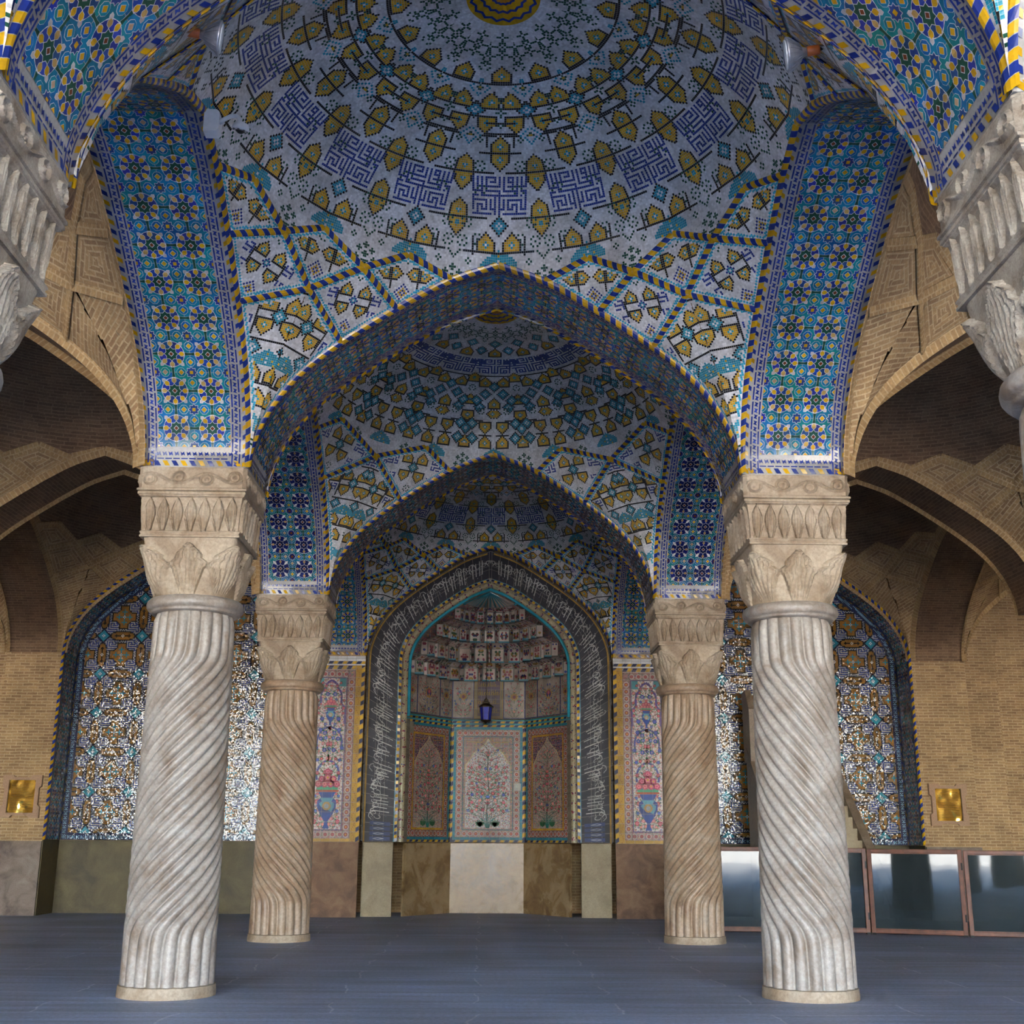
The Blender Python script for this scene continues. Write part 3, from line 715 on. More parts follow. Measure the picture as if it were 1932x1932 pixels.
# ------------------------------------------------------------------ star-and-rosette cut tile panel
def star(cx, cy, r1, r2, n_, rot=0):
    return [(cx+(r1 if k % 2 == 0 else r2)*math.cos(rot+PI*k/n_), cy+(r1 if k % 2 == 0 else r2)*math.sin(rot+PI*k/n_)) for k in range(2*n_)]
def ngon(cx, cy, r, n_, rot=0, sy=1): return [(cx+r*math.cos(rot+2*PI*k/n_), cy+sy*r*math.sin(rot+2*PI*k/n_)) for k in range(n_)]
def clip_rect(P, x0, y0, x1, y1):
    def cl(P, f, inter):
        out = []
        for i in range(len(P)):
            a, b_ = P[i-1], P[i]
            if f(b_):
                if not f(a): out.append(inter(a, b_))
                out.append(b_)
            elif f(a): out.append(inter(a, b_))
        return out
    for ax, val, sg in ((0, x0, 1), (0, x1, -1), (1, y0, 1), (1, y1, -1)):
        if not P: return P
        P = cl(P, lambda q: sg*(q[ax]-val) >= 0, lambda a, b_: tuple(a[k]+(b_[k]-a[k])*(val-a[ax])/(b_[ax]-a[ax]) for k in (0, 1)))
    return P
def petal(cx, cy, an, r0, r1, wd, sc=1.0):
    c, s_ = math.cos(an), math.sin(an); m = (r0+r1)/2
    pts = [(r0, 0), (r0+0.35*(r1-r0), -wd), (r1-0.3*(r1-r0), -wd), (r1, 0), (r1-0.3*(r1-r0), wd), (r0+0.35*(r1-r0), wd)]
    pts = [(m+(a-m)*sc, b_*sc) for a, b_ in pts]
    return [(cx+c*a-s_*b_, cy+s_*a+c*b_) for a, b_ in pts]
def star_panel(nx, ny, var=0):
    """unit-cell coordinates; returns (poly, colour, layer)"""
    out = []; rg = random.Random(3+var)
    pick = lambda *a: rg.choice(a)
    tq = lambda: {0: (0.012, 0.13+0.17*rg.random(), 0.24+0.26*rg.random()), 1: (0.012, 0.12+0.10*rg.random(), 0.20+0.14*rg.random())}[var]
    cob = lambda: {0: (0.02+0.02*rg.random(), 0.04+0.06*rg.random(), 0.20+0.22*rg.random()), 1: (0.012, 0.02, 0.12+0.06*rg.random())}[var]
    def add(P, c, l): 
        P = clip_rect(P, 0, 0, nx, ny)
        if len(P) >= 3: out.append((P, c, l))
    for i in range(2*nx):
        for j in range(2*ny): add([(i/2+.006, j/2+.006), (i/2+.494, j/2+.006), (i/2+.494, j/2+.494), (i/2+.006, j/2+.494)], tq(), 1)
    for i in range(nx+1):
        for j in range(ny+1):
            for k, (dx, dy) in enumerate(((.28, 0), (-.28, 0), (0, .28), (0, -.28))):
                if 0 <= i+dx <= nx+.01 and -.01 <= j+dy <= ny+.01:
                    if not(0 <= i <= nx and 0 <= j <= ny): continue
                    add(ngon(i+dx, j+dy, .131, 8, PI/8), GL['w'], 2); add(ngon(i+dx, j+dy, .123, 8, PI/8), tq(), 3)
                    add(ngon(i+dx, j+dy, .080, 4), GL['w'], 4); add(ngon(i+dx, j+dy, .070, 4), GL['y'] if rg.random() < .8 else (0.6, .42, .25), 5)
            add(star(i, j, .165, .12, 8), GL['w'], 4); add(star(i, j, .15, .107, 8), cob(), 5); add(star(i, j, .062, .045, 4, PI/4), GL['y'] if not var else GL['r'], 6)
    for i in range(nx):
        for j in range(ny):
            x, y = i+.5, j+.5
            for (ex, ey, rt) in ((x+.5, y, 0), (x-.5, y, 0), (x, y+.5, 1), (x, y-.5, 1)):
                hgl = [(-.13, -.045), (-.05, -.028), (.05, -.028), (.13, -.045), (.13, .045), (.05, .028), (-.05, .028), (-.13, .045)]
                if (rt == 0 and ex-x < 0 and i > 0) or (rt == 1 and ey-y < 0 and j > 0): continue
                for sc, cc_, l in ((1.18, GL['w'], 2.4), (1, GL['g'], 3.4)):
                    add([((ex+a*sc, ey+b_*sc) if rt == 0 else (ex+b_*sc, ey+a*sc)) for a, b_ in hgl], cc_, l)
            R = .36 if not var else .38
            add(ngon(x, y, R, 16, PI/16), GL['w'], 3.6)
            for k in range(8):
                a0, a1 = PI/4*k+.04, PI/4*(k+1)-.04; rr_ = R-.014
                add([(x+.13*math.cos(a0), y+.13*math.sin(a0)), (x+rr_*math.cos(a0), y+rr_*math.sin(a0)), (x+rr_*math.cos((a0+a1)/2), y+rr_*math.sin((a0+a1)/2)), (x+rr_*math.cos(a1), y+rr_*math.sin(a1)), (x+.13*math.cos(a1), y+.13*math.sin(a1))], cob(), 4.2)
            for k in range(8):
                an = PI/4*k
                if k % 2 and not var: add(petal(x, y, an, .31, .45, .045, 1.15), GL['w'], 4.6); add(petal(x, y, an, .31, .45, .045), (.60, .57, .56), 5)
                if var: r1_ = .44 if k % 2 else .34; add(petal(x, y, an, .22, r1_, .042, 1.15), GL['G'], 5.2); add(petal(x, y, an, .22, r1_, .040), GL['w'] if k % 2 else (.6, .34, .12), 5.6)
                else: add(petal(x, y, an, .20, .36, .060, 1.12), GL['w'], 5.2); add(petal(x, y, an, .20, .36, .058), pick(GL['y'], GL['y'], (.62, .40, .12)), 5.6)
            add(star(x, y, .20, .15, 8), GL['w'], 6); add(star(x, y, .185, .137, 8), GL['g'] if not var else GL['n'], 6.4)
            add(ngon(x, y, .075, 4), GL['w'], 6.8); add(ngon(x, y, .058, 4), GL['r'], 7.2)
    return out
def bow(cx, cy, L_, H_):   # bow-tie tile
    return [(cx-L_, cy-H_), (cx-L_*.25, cy-H_*.35), (cx+L_*.5, cy-H_), (cx+L_, cy+H_), (cx+L_*.25, cy+H_*.35), (cx-L_*.5, cy+H_)]
def strip_polys(total, horiz=None):
    """soffit strip polygons in (u across -.58...58, v along 0..total)"""
    out = []
    p = 0.38; n_ = round((total-.23)/p); ch = (total-.23)/n_
    return out, n_, ch
def soffit_layout(total, var=0, bottom=True):
    b0 = .22 if bottom else 0.0
    n_ = max(1, round((total-b0)/.385)); ch = (total-b0)/n_; out = []
    for P, c, l in star_panel(2, n_, var): out.append(([((x-1)*.385, b0+y*ch) for x, y in P], c, l))
    for sx in (-1, 1):
        for k in range(int(total/.16)+1):
            a, b_ = k*.16+.01, min(k*.16+.15, total-.004)
            if b_ <= a: continue
            for uu in (.400, .478): out.append(([(sx*uu, a), (sx*(uu+.016), a), (sx*(uu+.016), b_), (sx*uu, b_)][::sx], GL['b'], 2))
        for k in range(int(total/.066)):
            out.append(([(sx*.447+y, .033+k*.066+x) for x, y in bow(0, 0, .028, .022)], GL['b'] if (k % 5) else GL['B'], 2))
        for k in range(int(total/.10)):
            a = k*.10; out.append(([(sx*.515, a), (sx*.577, a+.04), (sx*.577, a+.088), (sx*.515, a+.048)][::sx], GL['yb'[k % 2]], 2))
    if bottom:
        for k in range(9): out.append(([(-.36+k*.085, .085), (-.29+k*.085, .085), (-.29+k*.085, .098), (-.36+k*.085, .098)], GL['b'], 2)); 
        for k in range(13): out.append(([(-.39+k*.064+x, .145+y) for x, y in bow(0, 0, .026, .024)], GL['b'], 2))
        for k in range(11): a = -.51+k*.095; out.append(([(a, .012), (a+.05, .012), (a+.085, .068), (a+.035, .068)], GL['yb'[k % 2]], 2))
    return out
def strips(polys, step=.045):
    out = []
    for P, c, l in polys:
        ys = [q[1] for q in P]; xs = [q[0] for q in P]; n_ = int(math.ceil((max(ys)-min(ys))/step-1e-6))
        if n_ <= 1: out.append((P, c, l)); continue
        y0 = min(ys); d = (max(ys)-y0)/n_
        for k in range(n_):
            Q = clip_rect([tuple(q) for q in P], min(xs)-1, y0+k*d, max(xs)+1, y0+(k+1)*d)
            if len(Q) >= 3: out.append((Q, c, l))
    return out
def lay(mb, polys, surf, lift=0.0007, uvs=None):
    for i, (P, c, l) in enumerate(polys):
        V = [surf(q[0], q[1], l*lift) for q in P]
        if uvs:
            mb.add(V, [tuple(range(len(P)))], c, [(q[0]/uvs, q[1]/uvs) for q in P]); continue
        u = (int(P[0][0]*23+200)+.5, int(P[0][1]*23)+.5)
        mb.add(V, [tuple(range(len(P)))], c, [u]*len(P))

ARC_H, ARC_LEN = prof_curve(HX, 60)
def make_arch(style, label, cat, loc, rotz=0, scale=(1, 1, 1), var=0):
    """one pointed arch: half span HX along x, 2*S_ thick along y, springing at ZS"""
    root = thing('tiled_arch' if style == 'tile' else 'brick_arch', label, cat, loc, rotz, scale=scale)
    A = full_arch(HX, 26); n_ = len(A)
    body = MB(); E = A.copy(); cn = np.array([0, 5.0]); 
    nr = np.zeros_like(A); t = np.gradient(A, axis=0); nr = np.c_[-t[:, 1], t[:, 0]]; nr /= np.linalg.norm(nr, axis=1)[:, None]
    mid = n_//2; nr[mid] = (0, 1)
    E = A+nr*0.16
    ins = A+nr*0.004 if style == 'tile' else A
    V = []
    for q in ins: V += [(q[0], -S_, q[1]), (q[0], S_, q[1])]
    for q in E: V += [(q[0], -S_, q[1]), (q[0], S_, q[1])]
    dd = np.r_[0, np.cumsum(np.hypot(*np.diff(A, axis=0).T))]
    UV = []
    for i in range(n_): UV += [(-S_, dd[i]), (S_, dd[i])]
    UV = UV+[(a[0], a[1]+3) for a in UV]
    F = [(2*i, 2*i+2, 2*i+3, 2*i+1) for i in range(n_-1)]
    o = 2*n_; F += [(o+2*i, o+2*i+1, o+2*i+3, o+2*i+2) for i in range(n_-1)]
    F += [(2*i, o+2*i, o+2*i+2, 2*i+2) for i in range(n_-1)]+[(2*i+1, 2*i+3, o+2*i+3, o+2*i+1) for i in range(n_-1)]
    F += [(0, 1, o+1, o), (2*n_-2, o+2*n_-2, o+2*n_-1, 2*n_-1)]
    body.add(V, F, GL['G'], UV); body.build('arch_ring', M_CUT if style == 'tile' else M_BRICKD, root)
    if style == 'tile':
        C_, Ln = prof_curve(HX, 90); ds = np.linspace(0, Ln, 91)
        tt = np.gradient(C_, axis=0); tt /= np.linalg.norm(tt, axis=1)[:, None]
        def surf(sgn):
            def f(u, v, h):
                x = np.interp(v, ds, C_[:, 0]); z = np.interp(v, ds, C_[:, 1]); tx = np.interp(v, ds, tt[:, 0]); tz = np.interp(v, ds, tt[:, 1])
                x, z = x-tz*h*1, z+tx*h   # inward normal for the right half is (-tz, tx)
                return (sgn*x, sgn*u*1.0, z)
            return f
        pol = strips(soffit_layout(Ln-.004, var))
        for sgn in (1, -1):
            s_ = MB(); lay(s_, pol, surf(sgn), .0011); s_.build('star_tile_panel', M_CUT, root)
    return root

# ------------------------------------------------------------------ column
def make_column(label, loc, twist, turns, mat, capmat, group=None):
    root = thing('column', label, 'column', loc, group=group)
    NR = 19; SEG = NR*10
    pl = MB(); lathe(pl, [(0, 0), (.485, 0), (.487, .03), (.478, .105), (.44, .112), (0, .112)], 48); pl.build('base', capmat, root)
    zs = np.r_[np.linspace(.112, .5, 5), np.linspace(.53, .80, 9), np.linspace(.85, 3.15, 64), np.linspace(3.2, 3.48, 10), np.linspace(3.52, 3.86, 5)]
    sh = MB(); V = []; F = []
    for z in zs:
        R = .452-.036*(z/3.86)
        t = (z-.64)/(3.34-.64); e = .028
        gq = lambda q: math.sqrt(q*q+e*e)-math.sqrt((1-q)**2+e*e)
        t = (gq(t)-gq(-.2))/(gq(1.2)-gq(-.2))
        head = np.clip((3.86-z)/.10, 0, 1)
        for k in range(SEG):
            a = 2*PI*k/SEG; ph = (a*NR/(2*PI)) % 1
            bulge = math.sin(PI*ph)**0.6
            r = R-.042+.058*bulge*(0.3+0.7*head)
            an = a+twist*turns*t+.15
            V.append((r*math.cos(an), r*math.sin(an), z))
    for j in range(len(zs)-1):
        for k in range(SEG): F.append((j*SEG+k, j*SEG+(k+1) % SEG, (j+1)*SEG+(k+1) % SEG, (j+1)*SEG+k))
    sh.add(V, F); sh.build('shaft', mat, root, smooth=True)
    rg = MB(); lathe(rg, [(.40, 3.835), (.455, 3.84), (.470, 3.855), (.462, 3.87), (.495, 3.875), (.512, 3.90), (.516, 3.93), (.508, 3.965), (.485, 3.99), (.455, 4.0), (.40, 4.0)], 64)
    rg.build('neck_ring', mat, root, smooth=True)
    # bell with palmette leaves in relief: round below, square above
    NU = 60                                  # per side
    zz = np.linspace(4.0, 4.605, 60); cap = MB(); V = []; F = []
    def leafh(u, v):        # u in -1..1 across a face, v 0..1 up ; returns relief
        h = 0.0
        for cu, wd, tp in ((0, .50, .90), (1.0, .48, .86), (-1.0, .48, .86)):
            du = abs(u-cu)
            outl = wd*(0.46+0.54*min(1, v/(tp*.60)))
            if v > tp*.50:
                q = (v-tp*.50)/(tp*.50); outl *= max(0.0, 1-q**1.25)**0.8 if q < 1 else 0
                outl *= 1+.22*abs(math.sin(q*PI*2.5))
            if v < tp and du < outl:
                d_ = 1-du/outl; edge = min(1, d_*7)
                nf = 7; rad = (u-cu)/(outl+1e-6)*(nf/2)
                fl = abs(math.cos(PI*rad))**.6
                h = max(h, edge*(.026+.022*fl)*(0.4+.6*min(1, v*4))+ .030*max(0, (v/tp-.72))/.28*edge)
        return h
    for z in zz:
        v = (z-4.0)/.605; half = .43+.075*(v**1.25); p_ = 2+14*v**1.6
        for s_ in range(4):
            for k in range(NU):
                u = -1+2*(k+.5)/NU; an = (u*PI/4)
                c, si = math.cos(an), math.sin(an); r = half/((abs(c)**p_+abs(si)**p_)**(1/p_))
                r += leafh(u, v)
                A = an+s_*PI/2; V.append((r*math.cos(A), r*math.sin(A), z))
    n4 = 4*NU
    for j in range(len(zz)-1):
        for k in range(n4): F.append((j*n4+k, j*n4+(k+1) % n4, (j+1)*n4+(k+1) % n4, (j+1)*n4+k))
    cap.add(V, F); cap.build('bell_capital', capmat, root, smooth=False)
    # square bands: leaf frieze, mouldings, scroll frieze
    fr = MB(); V = []; F = []; NU = 200
    zz = np.r_[4.60, 4.602, 4.618, 4.63, 4.635, 4.65, 4.66, np.linspace(4.672, 5.03, 46), 5.045, 5.055, 5.06, 5.085, 5.095, 5.10, 5.115, 5.12, np.linspace(5.135, 5.34, 22), 5.345, 5.36]
    def halfw(z):
        if z < 4.63: return .528
        if z < 4.636: return .518
        if z < 4.662: return .530
        if z < 5.04: return .507+.03*((z-4.66)/.38)**2
        if z < 5.058: return .560
        if z < 5.09: return .572
        if z < 5.098: return .562
        if z < 5.13: return .582
        if z < 5.343: return .572-.0*(z-5.13)
        return .575
    def relief(x, z):
        if 4.668 < z < 5.035:
            q = (z-4.668)/.367; w_ = .145; k = (x/w_+.5) % 1-.5; uu = abs(k)*w_
            wd = .056*(min(1, .25+q*1.5))*(1 if q < .55 else max(0, 1-((q-.55)/.45)**1.6))
            if uu < wd: return .034*math.sqrt(min(1, (1-uu/wd)*2.4))*(0.88+.12*math.cos(uu*250))
            if uu < wd*1.22: return -.010
            tri = .5*w_-uu
            if q < .40*(1-tri/.045): return .012
            return 0
        if 5.13 < z < 5.342:
            q = (z-5.235)/.1; xx = x*1.0
            s1 = .5*math.sin(xx*10.5); d1 = abs(q-s1); h = max(0, 1-d1/.22)*.024
            for cx_ in (-.45, -.15, .15, .45):
                rr_ = math.hypot((xx-cx_)/.085, (q+.1*math.copysign(1, math.sin(cx_*10.5)))/.75); h = max(h, max(0, 1-abs(rr_-.75)/.22)*.026, max(0, 1-rr_/.35)*.024)
            return h
        return 0
    for z in zz:
        hw_ = halfw(z)
        for s_ in range(4):
            for k in range(NU):
                u = -1+2*k/NU; x = u*hw_; r = hw_+(relief(x, z) if abs(u) < .93 else 0)
                ch = max(0, abs(u)-.93)*hw_*0.75 if z > 5.13 else 0
                px, py = r-ch, x
                ca, sa = [(1, 0), (0, 1), (-1, 0), (0, -1)][s_]
                V.append((px*ca-py*sa, px*sa+py*ca, z))
    n4 = 4*NU
    for j in range(len(zz)-1):
        for k in range(n4): F.append((j*n4+k, j*n4+(k+1) % n4, (j+1)*n4+(k+1) % n4, (j+1)*n4+k))
    F.append(tuple(range(n4))[::-1]); F.append(tuple((len(zz)-1)*n4+k for k in range(n4)))
    fr.add(V, F); fr.build('abacus', capmat, root)
    return root
# ================================================================== SETTING
XE = 2.5*W                    # outer side walls
def struct(name, mb, mat): return tag(mb.build(name, mat), kind='structure')
fl = MB(); fl.box((-XE-.3, YF0-S_-.3, -.3), (XE+.3, YW+1.9, 0)); struct('floor', fl, M_FLOOR)
g = MB(); g.box((-70, -75, -.4), (70, YF0-S_-.3, -.06)); struct('ground', g, M_GROUND)
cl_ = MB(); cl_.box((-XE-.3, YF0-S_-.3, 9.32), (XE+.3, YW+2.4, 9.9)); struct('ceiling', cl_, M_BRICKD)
def wall_with_arches(mb, y, centres, hws, x0, x1, ztop, zs=ZS, flip=1):
    cur = x0
    for c, hw in zip(centres, hws):
        if c-hw > cur: mb.add([(cur, y, 0), (c-hw, y, 0), (c-hw, y, ztop), (cur, y, ztop)], [(0, 1, 2, 3)], UV=lambda q: (q[0], q[2]))
        A = full_arch(hw, 22)
        for a, b_ in zip(A, A[1:]): mb.add([(c+a[0], y, a[1]), (c+b_[0], y, b_[1]), (c+b_[0], y, ztop), (c+a[0], y, ztop)], [(0, 1, 2, 3)], UV=lambda q: (q[0], q[2]))
        cur = c+hw
    mb.add([(cur, y, 0), (x1, y, 0), (x1, y, ztop), (cur, y, ztop)], [(0, 1, 2, 3)], UV=lambda q: (q[0], q[2]))
CE = [-2*AX, -AX, 0, AX, 2*AX]; HW = [HX]*5
wb = MB(); wall_with_arches(wb, YW, CE, HW, -XE, XE, 9.4)
for c in (-2*AX, 2*AX):       # plain brick niche in the outermost bays, with a smaller blind arch inside
    A = full_arch(HX, 22); P = [(-HX, 0)]+[tuple(a) for a in A]+[(HX, 0)]
    for a, b_ in zip(P, P[1:]): wb.add([(c+a[0], YW, a[1]), (c+b_[0], YW, b_[1]), (c+b_[0], YW+.55, b_[1]), (c+a[0], YW+.55, a[1])], [(0, 1, 2, 3)], UV=lambda q: (q[1], q[2]+q[0]))
    wall_with_arches(wb, YW+.55, [c], [1.75], c-HX-.1, c+HX+.1, 8.2)
    A2 = full_arch(1.75, 22); P = [(-1.75, 0)]+[tuple(a) for a in A2]+[(1.75, 0)]
    for a, b_ in zip(P, P[1:]): wb.add([(c+a[0], YW+.55, a[1]), (c+b_[0], YW+.55, b_[1]), (c+b_[0], YW+.9, b_[1]), (c+a[0], YW+.9, a[1])], [(0, 1, 2, 3)], UV=lambda q: (q[1], q[2]+q[0]))
    wb.add([(c-2.0, YW+.9, 0), (c+2.0, YW+.9, 0), (c+2.0, YW+.9, 8.0), (c-2.0, YW+.9, 8.0)], [(0, 1, 2, 3)], UV=lambda q: (q[0], q[2]))
wb.box((-XE-.3, YW+1.95, -.1), (XE+.3, YW+2.3, 9.5))
struct('wall_back', wb, M_BRICK)
for sx, nm in ((-1, 'wall_left'), (1, 'wall_right')):
    m_ = MB(); m_.box(tuple(np.minimum((sx*XE, 0, 0), (sx*(XE+.3), 0, 0))+np.array([0, YF0-.9, 0])), tuple(np.maximum((sx*XE, 0, 0), (sx*(XE+.3), 0, 0))+np.array([0, YW+2, 9.4]))); struct(nm, m_, M_BRICK)
wf = MB(); wall_with_arches(wf, YF0-S_, CE, HW, -XE-.3, XE+.3, 10.5); wall_with_arches(wf, YF0-S_-.25, CE, HW, -XE-.3, XE+.3, 10.5)
struct('wall_front', wf, M_BRICK)
fw = MB(); fw.box((-34, -52, -.1), (34, -51, 8.5)); fw.box((-35, -52, -.1), (-34, YF0-2, 9)); fw.box((34, -52, -.1), (35, YF0-2, 9)); struct('wall_far', fw, M_PLASTER)

# ================================================================== ARCHES
YA, YB_, YF = (Y0+Y1)/2, (Y1+Y2)/2, (YM+Y0)/2
GA = 'tiled arches of the nave'
a0 = make_arch('tile', 'tiled arch nearest the camera, only its two feet visible at the top corners', 'arch', (0, Y0, 0))
dup(a0, (0, Y1, 0), 0, 'largest tiled pointed arch across the nave, resting on the two nearest tall columns')
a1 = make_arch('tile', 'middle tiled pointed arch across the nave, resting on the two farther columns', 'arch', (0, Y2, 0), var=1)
SB = B/2-S_
for sx, sd in ((-1, 'left'), (1, 'right')):
    dup(a0, (sx*HC, YA, 0), PI/2, 'wide star-tiled arch soffit rising from the %s near column towards the camera' % sd, scale=(HY/HX, 1, 1))
    dup(a1, (sx*HC, YB_, 0), PI/2, 'narrow star-tiled arch soffit rising from the %s farther column, seen through the largest arch' % sd, scale=(HY/HX, 1, 1))
    dup(a0, (sx*HC, YC, 0), PI/2, 'star-tiled arch soffit standing on the flower-tiled wall pier %s of the prayer niche' % sd, scale=(HYC/HX, 1, 1))
    dup(a0, (sx*HC, YF, 0), PI/2, 'tiled arch at the %s edge beside the camera, almost out of view' % sd, scale=(HY/HX, 1, 1))
b0 = make_arch('brick', 'brick arch across the left aisle springing from the left near column', 'arch', (-AX, Y1, 0))
dup(b0, (AX, Y1, 0), 0, 'brick arch across the right aisle springing from the right near column')
for sx, sd in ((-1, 'left'), (1, 'right')):
    dup(b0, (sx*AX, Y2, 0), 0, 'dark brick arch deeper in the %s aisle, second from the wall' % sd)
    dup(b0, (sx*AX, Y0, 0), 0, 'brick arch across the %s aisle beside the camera' % sd)
    dup(b0, (sx*2*AX, Y2, 0), 0, 'brick arch in the outermost %s aisle' % sd)
    for y, nm in ((YA, 'nearest'), (YB_, 'middle')): dup(b0, (sx*CX2, y, 0), PI/2, '%s brick arch on the far side of the %s aisle' % (nm, sd), scale=(HY/HX, 1, 1))
    dup(b0, (sx*CX2, YC, 0), PI/2, 'brick arch running to the back wall on the far side of the %s aisle' % sd, scale=(HYC/HX, 1, 1))
    dup(b0, (sx*AX, YF0, 0), 0, 'brick arch opening to the courtyard from the %s aisle' % sd)
    dup(b0, (sx*AX, YM, 0), 0, 'brick arch of the %s aisle behind the camera' % sd)
dup(b0, (0, YF0, 0), 0, 'brick arch of the nave opening to the courtyard')
dup(b0, (0, YM, 0), 0, 'brick arch of the nave just behind the camera')

# ================================================================== VAULTS
v0 = make_vault('A', 'tile', 'big white, blue and yellow tiled dome over the nearest nave bay with yellow medallion', 'vault', (0, YA, 0))
dup(v0, (0, YC, 0), 0, 'small tiled vault in front of the prayer niche, farthest in the nave', scale=(1, HYC/HY, 1))
dup(v0, (0, YF, 0), 0, 'tiled vault over the camera, only a corner at the top right visible')
v1 = make_vault('B', 'tile', 'middle tiled vault with turquoise and yellow diamonds seen through the largest arch', 'vault', (0, YB_, 0))
w0 = make_vault('A', 'brick', 'tan brick vault with ribbed facets over the nearest bay of the left aisle', 'vault', (-AX, YA, 0))
dup(w0, (AX, YA, 0), 0, 'tan brick vault with ribbed facets over the nearest bay of the right aisle')
for sx, sd in ((-1, 'left'), (1, 'right')):
    dup(w0, (sx*AX, YB_, 0), 0, 'brown brick vault with horizontal courses over the middle bay of the %s aisle' % sd)
    dup(w0, (sx*AX, YC, 0), 0, 'brick vault before the lattice mosaic wall of the %s aisle' % sd, scale=(1, HYC/HY, 1))
    dup(w0, (sx*2*AX, YC, 0), 0, 'brick vault of the outermost %s aisle by the back wall' % sd, scale=(1, HYC/HY, 1))

# ================================================================== COLUMNS
GC_ = 'twisted stone columns of the nave'
c1 = make_column('large spiral fluted marble column at left front, grooves rising to the right', (-HC, Y1, 0), 1, 6.3, M_SHAFT, M_CAP, GC_)
c2 = make_column('large spiral fluted marble column at right front, grooves rising to the left', (HC, Y1, 0), -1, 5.3, M_SHAFT, M_CAP, GC_)
c3 = make_column('warmer brown spiral column behind left, beside the left flower tile panel', (-HC, Y2, 0), -1, 6.4, M_SHAFT2, M_CAP, GC_)
c4 = make_column('warmer brown spiral column behind right, beside the right flower tile panel', (HC, Y2, 0), 1, 6.4, M_SHAFT2, M_CAP, GC_)
for r_, k in ((c3, 1.0), (c4, 1.0)): pass
c5 = make_column('nearest column at the left edge, only its weathered leaf-carved capital showing', (-HC, Y0, 0), 1, 6.5, M_SHAFT, M_CAPW, GC_)
for sx, sd in ((-1, 'left'), (1, 'right')):
    for yy, wd_ in ((YM, 'just behind the camera'), (YF0, 'at the courtyard edge')):
        dup(c5, (sx*HC, yy, 0), 0, 'column %s, %s side of the nave' % (wd_, sd))
        dup(c5, (sx*CX2, yy, 0), 0, 'column %s, outer %s aisle' % (wd_, sd))
c6 = dup(c5, (HC, Y0, 0), 0, 'nearest column at the right edge, only its weathered leaf-carved capital showing')

# ================================================================== DADO STONES
def slab(name, label, lo, hi, mat, pts=None):
    m_ = MB()
    if pts is None:
        m_.box((lo[0]-0, lo[1], lo[2]), hi)
    else: m_.prism(pts, 'z', lo, hi)
    return tag(m_.build(name, mat), label, 'stone slab', None, 'thing')
for sx, sd in ((-1, 'left'), (1, 'right')):
    x0, x1 = sorted((sx*2.66, sx*3.86))
    slab('dado_slab', 'dark red-brown rough stone slab under the %s flower tile panel' % sd, (x0, YW-.06, 0), (x1, YW+.0, 1.48), M_DADOR)
    x0, x1 = sorted((sx*1.97, sx*2.60))
    slab('dado_slab', 'narrow pale cream stone slab at the %s jamb of the prayer niche' % sd, (x0, YW+.24, 0), (x1, YW+.34, 1.48), M_DADOL)
    x0, x1 = sorted((sx*(AX-HX), sx*(AX+HX)))
    slab('dado_slab', 'long olive-brown plaster dado below the %s lattice mosaic' % sd, (x0, YW+.98, 0), (x1, YW+1.06, 1.48), M_DADOG)
    x0, x1 = sorted((sx*(CX2-.585), sx*(CX2+.585)))
    slab('dado_slab', 'grey-brown stone base of the %s brick pier under the gold plaque' % sd, (x0, YW-.05, 0), (x1, YW+.0, 1.46), M_DADOP)
NP = [(-1.78, YW+.42), (-.83, YW+1.78), (.83, YW+1.78), (1.78, YW+.42)]
for k, nm in enumerate(('mottled brown marble slab, left of the three in the prayer niche', 'polished light brown marble slab, central in the prayer niche', 'mottled brown marble slab, right of the three in the prayer niche')):
    a, b_ = Vector(NP[k]+(0,)), Vector(NP[k+1]+(0,)); d = (b_-a).normalized(); nn_ = Vector((d.y, -d.x, 0))
    if k == 1: nn_ = Vector((0, -1, 0))
    q = [a, b_, b_+nn_*.04, a+nn_*.04]
    slab('marble_slab', nm, 0.0, 1.47, M_DADO, [(v.x, v.y) for v in q])

# ================================================================== PAINTED FLORAL TILES
M_FLORAL, n, p = mat_new('painted_flower_tiles')
at = N(n, 'ShaderNodeAttribute', attribute_name='glaze'); uv = N(n, 'ShaderNodeUVMap', uv_map='UVMap')
vo = N(n, 'ShaderNodeTexVoronoi', i_Scale=4.2); vo.voronoi_dimensions = '2D'; L(n, uv.outputs[0], vo.inputs['Vector'])
sep = N(n, 'ShaderNodeSeparateColor'); L(n, vo.outputs['Color'], sep.inputs[0])
fc = ramp(n, sep.outputs[0], [(0.0, (.22, .035, .05)), (.30, (.42, .12, .13)), (.50, (.04, .05, .20)), (.62, (.03, .11, .06)), (.78, (.45, .24, .04)), (.88, (.30, .05, .09))], 'CONSTANT')
f1 = math_(n, 'LESS_THAN', vo.outputs['Distance'], .34); f0 = math_(n, 'LESS_THAN', vo.outputs['Distance'], .14)
no = N(n, 'ShaderNodeTexNoise', i_Scale=5.5, i_Detail=1.5, i_Distortion=1.2); no.noise_dimensions = '2D'; L(n, uv.outputs[0], no.inputs['Vector'])
lin = math_(n, 'LESS_THAN', math_(n, 'ABSOLUTE', math_(n, 'SUBTRACT', no.outputs['Fac'], .5)), .022)
c = mix(n, lin, at.outputs['Color'], (.04, .07, .045)); c = mix(n, f1, c, fc); c = mix(n, f0, c, (.52, .36, .30))
fr_ = N(n, 'ShaderNodeVectorMath', operation='FRACTION'); L(n, uv.outputs[0], fr_.inputs[0]); sp_ = N(n, 'ShaderNodeSeparateXYZ'); L(n, fr_.outputs[0], sp_.inputs[0])
gg = math_(n, 'MAXIMUM', math_(n, 'LESS_THAN', sp_.outputs['X'], .03), math_(n, 'LESS_THAN', sp_.outputs['Y'], .03))
c = mix(n, gg, c, (.40, .37, .32))
